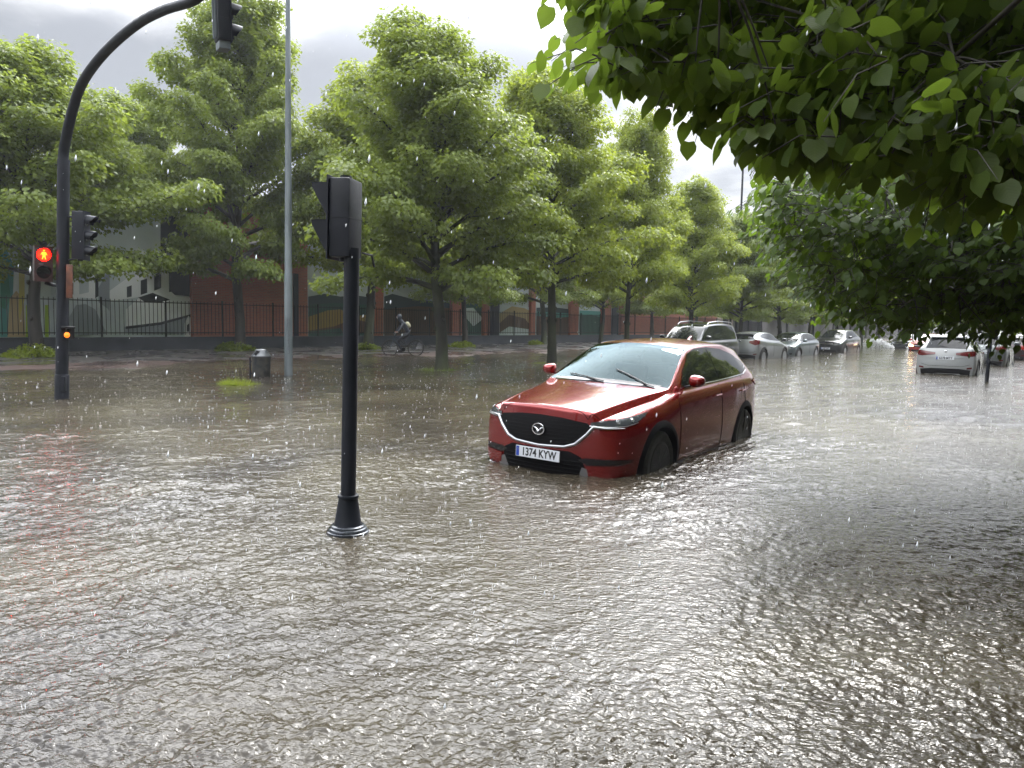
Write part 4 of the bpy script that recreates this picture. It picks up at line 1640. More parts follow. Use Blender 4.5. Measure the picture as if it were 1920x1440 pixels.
# a few thin posts at the far kerb
for i, (px, d, h, lab) in enumerate(((1524, 45, 4.6, 'slender dark post beside the bonnet of the black minivan'), (1617, 60, 2.6, 'short grey bollard post right of the black minivan'))):
    p = at(px, 640, d)
    o_ = empty('kerb_post', (p[0], p[1], -.2))
    tag(o_, lab, 'post', 'thin posts by the far kerb')
    mb = MB()
    mb.lathe([(.06, 0), (.055, h * .3), (.045, h), (.01, h + .03)], 10)
    mb.build('pole', DM if i == 0 else MAT['greymetal'], o_, smooth=True, angle=40)
    mb = MB()
    mb.lathe([(.075, .0), (.075, .35), (.06, .4)], 10)
    mb.build('foot', DM if i == 0 else MAT['greymetal'], o_, smooth=True, angle=40)

# ------------------------------------------------------------------ cyclist
bp_ = at(756, 668, 31.0)
bike = empty('bicycle', (bp_[0], bp_[1], -.03))
tag(bike, 'dark bicycle ridden to the left along the flooded path, mudguards and rear rack', 'bicycle')
heading_l = math.atan2(bp_[1], bp_[0])      # perpendicular to the line of sight
bike.rotation_euler = (0, 0, math.pi + R(8) - math.atan2(bp_[0], bp_[1]))
WR = .335
MAT['bikeframe'] = principled('blue_black_frame', (.015, .03, .05), .3, .3)
for x in (.54, -.52):
    w = empty('wheel', (x, 0, WR))
    w.parent = bike
    w.rotation_euler = (R(90), 0, 0)
    mb = MB()
    ring = [(WR * .955 * math.cos(a), WR * .955 * math.sin(a), 0) for a in [2 * math.pi * i / 36 for i in range(37)]]
    mb.tube(ring, .022, 8, cap=False)
    mb.build('tyre', MAT['tyre'], w, smooth=True)
    mb = MB()
    ring = [(WR * .90 * math.cos(a), WR * .90 * math.sin(a), 0) for a in [2 * math.pi * i / 36 for i in range(37)]]
    mb.tube(ring, .010, 6, cap=False)
    mb.tube([(0, 0, -.04), (0, 0, .04)], .02, 8)
    mb.build('rim', MAT['black'], w, smooth=True)
    mb = MB()
    for i in range(20):
        a = 2 * math.pi * i / 20
        mb.tube([(.018 * math.cos(a + .5), .018 * math.sin(a + .5), (-1) ** i * .025), (WR * .9 * math.cos(a), WR * .9 * math.sin(a), 0)], .0016, 3)
    mb.build('spokes', MAT['satin'], w)
mb = MB()
bbk, seatt, headt, headb = (0, 0, .29), (-.20, 0, .76), (.36, 0, .86), (.40, 0, .66)
for a, b, r in ((bbk, seatt, .017), (bbk, (.385, 0, .70), .020), ((-.17, 0, .62), (.37, 0, .80), .017), (headt, headb, .022), (seatt, (-.23, 0, .86), .013)):
    mb.tube([a, b], r, 8)
for s_ in (.055, -.055):
    mb.tube([bbk, (-.52, s_, WR)], .009, 6)
    mb.tube([(-.18, 0, .68), (-.52, s_, WR)], .009, 6)
    mb.tube([headb, (.44, s_, .58), (.54, s_, WR)], .011, 6)
mb.build('frame', MAT['bikeframe'], bike, smooth=True, angle=60)
mb = MB()
mb.rbox((-.26, 0, .885), (.26, .15, .05), .02)
mb.build('saddle', MAT['black'], bike, smooth=True)
mb = MB()
mb.tube([(.36, 0, .86), (.33, 0, .98)], .012, 6)
mb.tube([(.24, .29, .99), (.30, .24, 1.0), (.345, .08, .99), (.345, -.08, .99), (.30, -.24, 1.0), (.24, -.29, .99)], .012, 6)
mb.build('handlebar', MAT['satin'], bike, smooth=True, angle=60)
for x, a0, a1 in ((-.52, 20, 200), (.54, -10, 140)):
    mb = MB()
    mb.tube([(x + (WR + .025) * math.cos(R(a0 + (a1 - a0) * i / 14)), 0, WR + (WR + .025) * math.sin(R(a0 + (a1 - a0) * i / 14))) for i in range(15)], .022, 6, flat=.35)
    mb.build('mudguard', MAT['black'], bike, smooth=True, angle=60)
mb = MB()
mb.box((-.55, 0, .735), (.36, .12, .015))
for s_ in (.05, -.05):
    mb.tube([(-.62, s_, .73), (-.53, s_, WR)], .006, 4)
mb.build('rear_rack', MAT['black'], bike)
mb = MB()
mb.lathe([(.03, -.06), (.085, -.058), (.085, -.052), (.03, -.05)], 20, Matrix.Translation((0, 0, .29)) @ Matrix.Rotation(R(90), 4, 'X'))
mb.tube([(0, -.07, .29), (.12, -.075, .17)], .01, 5)
mb.tube([(0, .07, .29), (-.12, .075, .41)], .01, 5)
mb.box((.13, -.10, .165), (.09, .08, .02))
mb.box((-.13, .10, .415), (.09, .08, .02))
mb.build('crankset', MAT['black'], bike)
mb = MB()
mb.box((.40, 0, .93), (.06, .06, .05))
mb.build('front_lamp', MAT['lampclear'], bike)


def skin(name, chain, mats, parent, level=1):
    """chain: list of (key, parentkey, co, radius)"""
    keys = {k: i for i, (k, _, _, _) in enumerate(chain)}
    me = bpy.data.meshes.new(name)
    me.from_pydata([c[2] for c in chain], [(keys[c[1]], keys[c[0]]) for c in chain if c[1]], [])
    o = bpy.data.objects.new('tmp', me)
    COL.objects.link(o)
    md = o.modifiers.new('skin', 'SKIN')
    md.use_smooth_shade = True
    for i, c in enumerate(chain):
        r = c[3] if isinstance(c[3], tuple) else (c[3], c[3])
        me.skin_vertices[0].data[i].radius = r
        me.skin_vertices[0].data[i].use_root = (i == 0)
    m2 = o.modifiers.new('sub', 'SUBSURF')
    m2.levels = level
    bpy.context.view_layer.update()
    r_ = bpy.data.meshes.new_from_object(o.evaluated_get(bpy.context.evaluated_depsgraph_get()))
    bpy.data.objects.remove(o)
    return link(name, r_, mats, parent, smooth=True)


person = empty('person', tuple(bike.location))
person.rotation_euler = bike.rotation_euler
tag(person, 'cyclist hunched forward in a dark hooded jacket with a pale backpack, riding left', 'person')
JACK = noisy(principled('dark_rain_jacket', (.02, .025, .04), .5), (.012, .016, .028), (.035, .04, .055), 6)
TROU = principled('dark_trousers', (.02, .022, .03), .6)
SKINM = principled('skin', (.45, .26, .19), .5)
PACK = noisy(principled('pale_olive_backpack', (.4, .37, .24), .6), (.28, .25, .14), (.55, .52, .38), 8)
skin('body', [('hip', None, (-.24, 0, .97), (.15, .13)), ('w', 'hip', (-.16, 0, 1.12), (.15, .12)), ('ch', 'w', (-.02, 0, 1.32), (.18, .13)), ('nk', 'ch', (.09, 0, 1.46), (.075, .075)), ('hd0', 'nk', (.15, 0, 1.53), (.085, .09)), ('hd1', 'hd0', (.18, 0, 1.63), (.085, .10)), ('hd2', 'hd1', (.17, 0, 1.70), (.05, .05)),
              ('sl', 'ch', (.03, .17, 1.37), .075), ('el', 'sl', (.14, .25, 1.17), .050), ('wl', 'el', (.25, .27, 1.03), .034), ('hl', 'wl', (.275, .265, 1.015), .035),
              ('sr', 'ch', (.03, -.17, 1.37), .075), ('er', 'sr', (.14, -.25, 1.17), .050), ('wr', 'er', (.25, -.27, 1.03), .034), ('hr', 'wr', (.275, -.265, 1.015), .035),
              ('tl', 'hip', (-.16, .10, .93), .095), ('kl', 'tl', (.16, .11, .76), .065), ('al', 'kl', (-.10, .105, .47), .042), ('fl', 'al', (-.04, .105, .44), .038), ('ffl', 'fl', (.03, .105, .425), .028),
              ('tr', 'hip', (-.16, -.10, .92), .095), ('kr', 'tr', (.19, -.11, .62), .065), ('ar', 'kr', (.07, -.105, .24), .042), ('fr', 'ar', (.14, -.105, .205), .038), ('ffr', 'fr', (.21, -.105, .19), .028)],
     JACK, person, 2)
skin('trousers', [('hip', None, (-.25, 0, .955), (.165, .14)), ('w', 'hip', (-.20, 0, 1.03), (.15, .13)), ('tl', 'hip', (-.16, .10, .93), .108), ('kl', 'tl', (.16, .11, .76), .078), ('al', 'kl', (-.08, .105, .50), .054),
                  ('tr', 'hip', (-.16, -.10, .92), .108), ('kr', 'tr', (.19, -.11, .62), .078), ('ar', 'kr', (.08, -.105, .28), .054)], TROU, person, 2)
skin('hood', [('a', None, (.12, 0, 1.53), (.10, .11)), ('b', 'a', (.175, 0, 1.65), (.125, .13)), ('c', 'b', (.17, 0, 1.76), (.06, .06))], JACK, person, 2)
skin('backpack', [('a', None, (-.26, 0, 1.17), (.13, .10)), ('b', 'a', (-.19, 0, 1.32), (.15, .11)), ('c', 'b', (-.11, 0, 1.44), (.10, .08))], PACK, person, 2)
for sg in (1, -1):
    hm = MB()
    wx, wy, wz = .275, sg * .265, 1.012
    hm.sphere((wx, wy, wz), (.035, .042, .02), seg=8, rings=6)
    for k in range(4):
        yy = wy - sg * (.028 - .018 * k)
        hm.tube([(wx + .02, yy, wz + .008), (wx + .045, yy, wz), (wx + .05, yy, wz - .022), (wx + .035, yy, wz - .035)], [.009, .009, .008, .007], 6)
    hm.tube([(wx - .005, wy - sg * .035, wz - .005), (wx + .02, wy - sg * .045, wz - .02), (wx + .035, wy - sg * .04, wz - .03)], [.010, .009, .007], 6)
    hm.build('hand', SKINM, person, smooth=True, angle=80)
    sm_ = MB()
    fx, fz_ = (.02, .425) if sg > 0 else (.17, .195)
    sm_.rbox((fx - .02, sg * .105, fz_), (.27, .095, .075), .03)
    sm_.build('shoe', MAT['tyre'], person, smooth=True, angle=60)
fm = MB()
fm.sphere((.205, 0, 1.60), (.05, .06, .075), seg=12, rings=10)
fm.tube([(.262, 0, 1.645), (.288, 0, 1.612), (.268, 0, 1.602)], [.008, .013, .009], 6)
fm.build('face', SKINM, person, smooth=True, angle=80)
# ================================================================== CARS
def lerp(a, b, t):
    return a + (b - a) * t


def ip(pts, x):
    """piecewise linear, pts sorted from front (0) to rear (-L)"""
    xs = [-p[0] for p in pts]
    return float(np.interp(-x, xs, [p[1] for p in pts]))


class Car:
    """local axes: x forward (front bumper at 0, rear at -L), y left, z up, road at 0"""

    def __init__(s, S, name, label, cat, group=None, level=2):
        s.S = S
        s.root = empty(name)
        tag(s.root, label, cat, group)
        s.paint = S['paint']
        s.shell(level)

    def shell(s, level):
        S = s.S
        L = S['L']
        hw = lambda x: ip(S['hw'], x)
        sill = S.get('sill', .24)
        fz = S['fender']        # [(x,z)] outer top of fender up to cowl
        hz = S['hood']          # centre line of the bonnet
        belt = S['belt']
        cx_, cz = S['cowl']     # windscreen base
        hx, hzt = S['header']   # windscreen top
        roof = S['roof']        # [(x,z)] centre, from header to rear roof edge
        rx = roof[-1][0]
        dx_, dz = S['deck']     # rear glass base
        cw, rw = S['cw'], S['rw']
        creases = []
        st = []
        xf = S.get('xf', -.16)
        nh = S.get('nh', 4)
        kinds = []
        for i in range(nh):
            t = i / nh
            x = lerp(xf, cx_, t)
            h = hw(x)
            f = ip(fz, x)
            c = ip(hz, x)
            bow = lambda y: (S.get('bow', .26) * (1 - t) + .10 * t) * (1 - (y / h) ** 2)
            yi, yo = S.get('crease', ((.50, .60), (cw - .03, cw + .05)))
            y6 = lerp(yi[1], yo[1], t)
            y7 = lerp(yi[0], yo[0], t)
            cs = S.get('cstep', .03)
            row = [(x, h - .05, sill), (x, h - .01, .44), (x, h, .62), (x, h - .012, lerp(.62, f, .62)), (x, h - .075, f)]
            row += [(x + bow(h - .17) * .5, h - .17, f + .022), (x + bow(y6), y6, c - cs - .012 - .012 * (1 - t)), (x + bow(y7), y7, c - .012),
                    (x + bow(y7 * .66), y7 * .66, c + .006), (x + bow(y7 * .33), y7 * .33, c + .016), (x + bow(0), 0, c + .02)]
            st.append(row)
            kinds.append('hood')

        def upper(x, zr, yr, kind, zc=None, bowx=0.0, belt_z=None, blend=.55):
            h = hw(x)
            b = belt_z if belt_z is not None else ip(belt, x)
            row = [(x, h - .05, sill), (x, h - .01, .44), (x, h, .62), (x, h - .012, lerp(.62, b, .66)), (x, h - .055, b - .03),
                   (x, h - .10, b + .012)]
            y5, z5 = h - .10, b + .012
            row.append((x, lerp(y5, yr, blend) + .02, lerp(z5, zr, blend)))
            row.append((x, yr, zr))
            cr = (zc if zc is not None else zr + .035) - zr
            for q_ in (.66, .33, 0):
                row.append((x + bowx * (1 - q_ * q_), yr * q_, zr + cr * (1 - q_ * q_)))
            st.append(row)
            kinds.append(kind)
        upper(cx_, ip(hz, cx_) + .0, cw, 'cowl', cz + .01, .10, belt_z=min(ip(belt, cx_), ip(hz, cx_) - .03))
        xm = lerp(cx_, hx, .5)
        upper(xm, lerp(cz, hzt, .53) - .03, lerp(cw, rw, .5), 'screen', lerp(cz, hzt, .53) + .012, .10)
        upper(hx, hzt - .045, rw, 'header', hzt, .08)
        nr = 3
        for i in range(1, nr + 1):
            x = lerp(hx, rx, i / nr)
            z = ip(roof, x)
            upper(x, z - .05 - (.01 if i == nr else 0), rw - (.015 if i < nr else .05), 'roof', z)
        upper(lerp(rx, dx_, .5), lerp(roof[-1][1], dz, .5) - .03, lerp(rw - .05, S.get('dw', cw - .08), .5), 'rglass', lerp(roof[-1][1], dz, .5) + .01, -.05)
        upper(dx_, dz, S.get('dw', cw - .08), 'deck', dz + .005, -.07, belt_z=min(ip(belt, dx_), dz))
        K = 11
        ns = len(st)
        V = []
        Fc = []
        mi = []

        def vid(i, k, side):
            return ((i * K + k) * 2 + (side if k < K - 1 else 0))
        for row in st:
            for k, (x, y, z) in enumerate(row):
                V.append((x, y, z))
                V.append((x, -y, z))
        for i in range(ns - 1):
            for k in range(K - 1):
                g_ = 0
                if kinds[i] in ('cowl', 'screen') and k >= 7:
                    g_ = 1
                if kinds[i + 1] in ('rglass', 'deck') and k >= 7:
                    g_ = 2
                for side in (0, 1):
                    q_ = [vid(i, k, side), vid(i + 1, k, side), vid(i + 1, k + 1, side), vid(i, k + 1, side)]
                    if side:
                        q_.reverse()
                    Fc.append(q_)
                    mi.append(g_)
        for i in range(ns - 1):
            if kinds[i] == 'hood':
                for sd_ in (0, 1):
                    creases.append((vid(i, 6, sd_), vid(i + 1, 6, sd_), S.get('cr6', .5)))
                    creases.append((vid(i, 7, sd_), vid(i + 1, 7, sd_), S.get('cr7', .7)))
            else:
                for sd_ in (0, 1):
                    creases.append((vid(i, 7, sd_), vid(i + 1, 7, sd_), .45))
                    creases.append((vid(i, 5, sd_), vid(i + 1, 5, sd_), .35))
        for i, kd in enumerate(kinds):
            w = {'cowl': .8, 'header': .35, 'deck': .5}.get(kd, 0)
            if i == ns - 4 or kd == 'roof' and kinds[min(i + 1, ns - 1)] == 'rglass':
                w = .8
            if w:
                for k in range(7, K - 1):
                    for sd_ in (0, 1):
                        creases.append((vid(i, k, sd_), vid(i, k + 1, sd_), w))
        # front and rear fascias
        for end in (0, 1):
            i0 = 0 if end == 0 else ns - 1
            prof = S['nose'] if end == 0 else S['tail']        # x of centre line per row (0..3), z from the side rows
            rows = []
            for r_ in range(4):
                line = []
                for j in range(7):
                    top = V[vid(i0, 4 + j, 0)]
                    sx, sy, sz = V[vid(i0, r_, 0)]
                    if j == 0:
                        line.append(None)
                        continue
                    f_ = top[1] / V[vid(i0, 4, 0)][1]
                    y = sy * f_ if j else sy
                    cxx = prof[r_][0]
                    zc = prof[r_][1]
                    e = 2.4
                    x = lerp(cxx, sx, abs(f_) ** e)
                    z = lerp(zc, sz, abs(f_) ** 2)
                    line.append((x, y, z))
                rows.append(line)
            ids = {}
            for r_ in range(4):
                for j in range(7):
                    for sd_ in (0, 1):
                        if j == 0:
                            ids[(r_, j, sd_)] = vid(i0, r_, sd_)
                        elif j == 6 and sd_ == 1:
                            ids[(r_, j, 1)] = ids[(r_, j, 0)]
                        else:
                            x, y, z = rows[r_][j]
                            V.append((x, y if sd_ == 0 else -y, z))
                            ids[(r_, j, sd_)] = len(V) - 1
            for j in range(7):
                for sd_ in (0, 1):
                    ids[(4, j, sd_)] = vid(i0, 4 + j, sd_)
            for r_ in range(4):
                for j in range(6):
                    for sd_ in (0, 1):
                        q_ = [ids[(r_, j, sd_)], ids[(r_ + 1, j, sd_)], ids[(r_ + 1, j + 1, sd_)], ids[(r_, j + 1, sd_)]]
                        if (sd_ == 1) ^ (end == 1):
                            q_.reverse()
                        Fc.append(q_)
                        mi.append(0)
            for j in range(6):
                for sd_ in (0, 1):
                    creases.append((ids[(4, j, sd_)], ids[(4, j + 1, sd_)], S.get('lip', .45)))
                    if end == 1:
                        creases.append((ids[(2, j, sd_)], ids[(2, j + 1, sd_)], .3))
        me = bpy.data.meshes.new('shell')
        me.from_pydata(V, [], Fc)
        me.polygons.foreach_set('material_index', mi)
        bm = bmesh.new()
        bm.from_mesh(me)
        cl = bm.edges.layers.float.new('crease_edge')
        bm.verts.ensure_lookup_table()
        for a, b, w in creases:
            e = bm.edges.get((bm.verts[a], bm.verts[b])) if a != b else None
            if e:
                e[cl] = w
        loose = [v for v in bm.verts if not v.link_faces]
        bmesh.ops.delete(bm, geom=loose, context='VERTS')
        bm.to_mesh(me)
        bm.free()
        o = bpy.data.objects.new('tmp', me)
        COL.objects.link(o)
        md = o.modifiers.new('s', 'SUBSURF')
        md.levels = level
        bpy.context.view_layer.update()
        me2 = bpy.data.meshes.new_from_object(o.evaluated_get(bpy.context.evaluated_depsgraph_get()))
        bpy.data.objects.remove(o)
        bm = bmesh.new()
        bm.from_mesh(me2)
        bmesh.ops.recalc_face_normals(bm, faces=bm.faces)
        s.bvh = BVHTree.FromBMesh(bm)
        # wheel arches
        RA = S['ra']
        dele = []
        for wx in S['wheels']:
            for f in bm.faces:
                c = f.calc_center_median()
                if math.hypot(c.x - wx, c.z - S['rt']) < RA and abs(c.y) > .5:
                    dele.append(f)
        bmesh.ops.delete(bm, geom=list(set(dele)), context='FACES')
        for e in bm.edges:
            if len(e.link_faces) == 1:
                for v in e.verts:
                    for wx in S['wheels']:
                        dx, dz2 = v.co.x - wx, v.co.z - S['rt']
                        d = math.hypot(dx, dz2)
                        if d < RA + .12 and abs(v.co.y) > .5 and d > .01:
                            v.co.x = wx + dx / d * RA
                            v.co.z = S['rt'] + dz2 / d * RA
        for f in bm.faces:
            f.smooth = True
        for idx, nm, mat in ((0, 'body', s.paint), (1, 'windscreen', S.get('screen', MAT['darkglass'])), (2, 'rear_window', MAT['darkglass'])):
            b2 = bm.copy()
            bmesh.ops.delete(b2, geom=[f for f in b2.faces if f.material_index != idx], context='FACES')
            m3 = bpy.data.meshes.new(nm)
            for f in b2.faces:
                f.material_index = 0
            b2.to_mesh(m3)
            b2.free()
            ob = link(nm, m3, mat, s.root)
            if nm == 'body':
                s.body = ob
        bm.free()
        # belly and wheel housings in the dark
        mb = MB()
        x0, x1 = -.35, -L + .3
        hh = ip(S['hw'], -L / 2)
        mb.box(((x0 + x1) / 2, 0, .42), (x0 - x1, 2 * hh - .62, .46))
        mb.box((lerp(S['wheels'][0], S['wheels'][1], .5), 0, .36), (abs(S['wheels'][0] - S['wheels'][1]) - 2 * RA - .02, 2 * hh - .12, .2))
        mb.build('underbody', MAT['blackmatte'], s.root)

    # ---- projecting shapes on the shell
    def hit(s, p, d):
        d = Vector(d).normalized()
        p = Vector(p)
        h = s.bvh.ray_cast(p - d * 1.5, d)
        if h[0] is None:
            h = s.bvh.find_nearest(p)
        n = h[1]
        if n.dot(d) > 0:
            n = -n
        return h[0], n

    def decal(s, name, pts, d, mat, off=.005, cuts=6, parent=None, both=False):
        for sgn in ((1, -1) if both else (1,)):
            bm = bmesh.new()
            vs = [bm.verts.new((p[0], p[1] * sgn, p[2])) for p in pts]
            bm.faces.new(vs)
            bmesh.ops.triangulate(bm, faces=bm.faces, quad_method='BEAUTY', ngon_method='BEAUTY')
            bmesh.ops.subdivide_edges(bm, edges=bm.edges, cuts=cuts, use_grid_fill=True)
            dd = (d[0], d[1] * sgn, d[2])
            for v in bm.verts:
                p, n = s.hit(v.co, dd)
                v.co = p + n * off
            bmesh.ops.recalc_face_normals(bm, faces=bm.faces)
            bm.faces.ensure_lookup_table()
            if bm.faces and sum(f.normal.dot(Vector(dd)) for f in bm.faces) > 0:
                bmesh.ops.reverse_faces(bm, faces=bm.faces)
            for f in bm.faces:
                f.smooth = True
            me = bpy.data.meshes.new(name)
            bm.to_mesh(me)
            bm.free()
            o = link(name, me, mat, parent or s.root)
        return o

    def line(s, name, pts, d, mat, rad=.004, off=.0, k=10, both=False, parent=None, seg=5, close=False, flat=1.0, radf=None):
        for sgn in ((1, -1) if both else (1,)):
            out = []
            rs = []
            pp = list(pts) + ([pts[0]] if close else [])
            for i in range(len(pp) - 1):
                kk = k
                for j in range(kk + (1 if i == len(pp) - 2 else 0)):
                    t = j / kk
                    p = Vector((lerp(pp[i][0], pp[i + 1][0], t), lerp(pp[i][1], pp[i + 1][1], t) * sgn, lerp(pp[i][2], pp[i + 1][2], t)))
                    h, n = s.hit(p, (d[0], d[1] * sgn, d[2]))
                    out.append(h + n * off)
                    rs.append(rad if radf is None else lerp(radf[i], radf[i + 1], t))
            mb = MB()
            mb.tube(out, rs, seg, flat=flat)
            o = mb.build(name, mat, parent or s.root, smooth=True, angle=60)
        return o

    def arches(s, mat, w=.05, off=.012):
        for wx in s.S['wheels']:
            for sgn in (1, -1):
                RA, rt = s.S['ra'], s.S['rt']
                mb = MB()
                ring = []
                kk = 28
                for i in range(kk + 1):
                    a = R(-25 + 230 * i / kk)
                    sec = []
                    for rr_ in (RA - .004, RA + w * .5, RA + w):
                        p = Vector((wx + rr_ * math.cos(a), sgn * .9, rt + rr_ * math.sin(a)))
                        h, n = s.hit(p, (0, -sgn, 0))
                        o_ = off if rr_ < RA + w else .001
                        sec.append(Vector((p.x, h.y + sgn * o_, p.z)))
                    sec.insert(0, sec[0] - Vector((0, sgn * .10, 0)))
                    ring.append(sec)
                vs = [v for sec in ring for v in sec]
                fs = [(i * 4 + j, i * 4 + j + 1, (i + 1) * 4 + j + 1, (i + 1) * 4 + j) for i in range(kk) for j in range(3)]
                mb.add(vs, fs)
                ar = mb.build('wheel_arch', mat, s.root, smooth=True, angle=50)
                mb = MB()
                # housing behind the opening
                hv = [ring[i][0] for i in range(kk + 1)] + [ring[i][0] * 1 - Vector((0, sgn * .25, 0)) for i in range(kk + 1)]
                mb.add(hv, [(i, i + 1, kk + 2 + i, kk + 1 + i) for i in range(kk)] + [tuple(range(kk + 1, 2 * kk + 2))])
                mb.build('arch_liner', MAT['blackmatte'], ar)

    def wheels(s, spokes=5, rimr=None, rimmat=None):
        S = s.S
        rt = S['rt']
        rr = rimr or rt * .66
        for wx in S['wheels']:
            for sgn in (1, -1):
                y = sgn * (ip(S['hw'], wx) - .125)
                w = empty('wheel', (wx, y, rt))
                w.parent = s.root
                w.rotation_euler = (R(-90) * sgn, 0, 0)     # local z points outwards
                mb = MB()
                mb.lathe([(rr - .01, -.10), (rt - .03, -.11), (rt, -.085), (rt, .085), (rt - .03, .11), (rr + .01, .105), (rr - .01, .09)], 32)
                mb.build('tyre', MAT['tyre'], w, smooth=True, angle=40)
                mb = MB()
                mb.lathe([(rr + .004, .10), (rr - .02, .104), (rr - .03, .07), (rr - .04, -.05), (.001, -.05)], 32)
                for k in range(spokes):
                    a = 2 * math.pi * k / spokes
                    for da in (-.16, .16):
                        c, s_ = math.cos(a + da), math.sin(a + da)
                        c0, s0 = math.cos(a), math.sin(a)
                        mb.tube([(.04 * c0, .04 * s0, .082), ((rr * .6) * math.cos(a + da * .7), rr * .6 * math.sin(a + da * .7), .09), ((rr - .02) * c, (rr - .02) * s_, .085)], [.022, .016, .018], 6)
                mb.lathe([(.055, .05), (.055, .095), (.03, .10), (.001, .10)], 14)
                mb.build('rim', rimmat or MAT['satin'], w, smooth=True, angle=40)

    def mirrors(s, x, z, y0, mat=None, sc=1.0):
        for sgn in (1, -1):
            mb = MB()
            bm = bmesh.new()
            bmesh.ops.create_uvsphere(bm, u_segments=16, v_segments=10, radius=1)
            for v in bm.verts:
                c = v.co
                cx_ = c.x * .10 + (.02 if c.x > 0 else 0)
                if c.x < 0:
                    cx_ = c.x * .035
                sx = abs(c.y) ** .7 * (1 if c.y > 0 else -1)
                sz = abs(c.z) ** .75 * (1 if c.z > 0 else -1)
                v.co = Vector((cx_, sx * .115, sz * (.085 - .018 * c.y)))
            vs = [v.co * sc + Vector((x, 0, z)) for v in bm.verts]
            vs = [Vector((v.x, sgn * (y0 + .13 * sc + v.y), v.z)) for v in vs]
            bm.verts.index_update()
            mb.add(vs, [[v.index for v in f.verts] for f in bm.faces])
            bm.free()
            o = mb.build('mirror', mat or s.paint, s.root, smooth=True, angle=60)
            mb = MB()
            mb.tube([(x - .02, sgn * (y0 - .06), z - .10 * sc), (x, sgn * (y0 + .06), z - .06 * sc)], .022, 6, flat=.6)
            mb.box((x - .036 * sc, sgn * (y0 + .13 * sc), z), (.01, .17 * sc, .11 * sc))
            mb.build('mirror_foot', MAT['black'], o)

    def plate(s, txt, x, z, rear=False, tilt=0, w=.52, h=.11, blue=True):
        e = empty('number_plate', (x, 0, z), R(180) if rear else 0)
        e.parent = s.root
        e.rotation_euler[1] = tilt
        mb = MB()
        mb.rbox((0, 0, 0), (.012, w, h), .004)
        mb.build('plate_board', MAT['plate'], e)
        if blue:
            mb = MB()
            mb.box((.0066, -w / 2 + .024, 0), (.001, .036, h - .012))
            mb.build('plate_band', MAT['plateblue'], e)
            mb = MB()
            for k in range(10):
                a = k * .628
                mb.box((.0074, -w / 2 + .024 + .009 * math.cos(a), .022 + .009 * math.sin(a)), (.0006, .0028, .0028))
            mb.build('plate_stars', MUR['yellow'], e)
        text_mesh(txt, .112 if h > .1 else .07, MAT['ink'], 'plate_lettering', e, (.0068, .018, -.001), (R(90), 0, R(90)), .0006, sx=.80)
        return e

    def place(s, x, y, heading, sink=.28, roll=0, pitch=0):
        """x,y of the middle of the front bumper; heading clockwise from +Y is where the car points"""
        s.root.location = (x, y, -sink)
        s.root.rotation_euler = (roll, pitch, math.pi / 2 - heading)


def glasshouse(c, S, front=True, split=None, y=1.0, trim=None, chrome=False, rear_light=None):
    """side windows as dark panes let into a black frame"""
    pts = S['dlo']
    P = [(x, y, z) for x, z in pts]
    c.decal('window_frame', P, (0, -1, 0), MAT['blackgloss'], .003, 6, both=True)
    cx_ = sum(p[0] for p in pts) / len(pts)
    cz_ = sum(p[1] for p in pts) / len(pts)
    cuts = [0.5] + list(split) + [-9]
    for a, b in zip(cuts[:-1], cuts[1:]):
        # clip polygon to x in (b+.025, a-.025), shrunk a little
        poly = [(x + (cx_ - x) * .012 * 0, z + (.022 if z < cz_ else -.022)) for x, z in pts]
        lo, hi = b + .03, a - .03

        def clip(poly, f, inter):
            out = []
            for i in range(len(poly)):
                p, q_ = poly[i], poly[(i + 1) % len(poly)]
                if f(p):
                    out.append(p)
                if f(p) != f(q_):
                    out.append(inter(p, q_))
            return out
        for val, sg in ((lo, 1), (hi, -1)):
            poly = clip(poly, lambda p: (p[0] - val) * sg >= 0, lambda p, q_: (val, lerp(p[1], q_[1], (val - p[0]) / (q_[0] - p[0]))))
        if len(poly) >= 3:
            c.decal('side_window', [(x, y, z) for x, z in poly], (0, -1, 0), MAT['darkglass'], .006, 5, both=True)
    if chrome:
        low = [p for p in pts if p[1] < cz_ - .06]
        low.sort(key=lambda p: -p[0])
        low[0] = (low[0][0] - .1, low[0][1])
        c.line('window_trim', [(x, y, z - .004) for x, z in low], (0, -1, 0), MAT['chrome'], .009, .006, both=True)


def door_lines(c, xs, z0, z1s, y=1.0):
    for x, z1 in zip(xs, z1s):
        c.line('door_gap', [(x, y, .36), (x + .02, y, z1)], (0, -1, 0), MAT['blackmatte'], .005, .0, both=True, k=8, flat=.5)


def handles(c, xs, z, mat=None):
    for x in xs:
        c.line('door_handle', [(x + .09, 1, z), (x - .09, 1, z + .006)], (0, -1, 0), mat or c.paint, .014, .018, both=True, k=4, flat=.8)


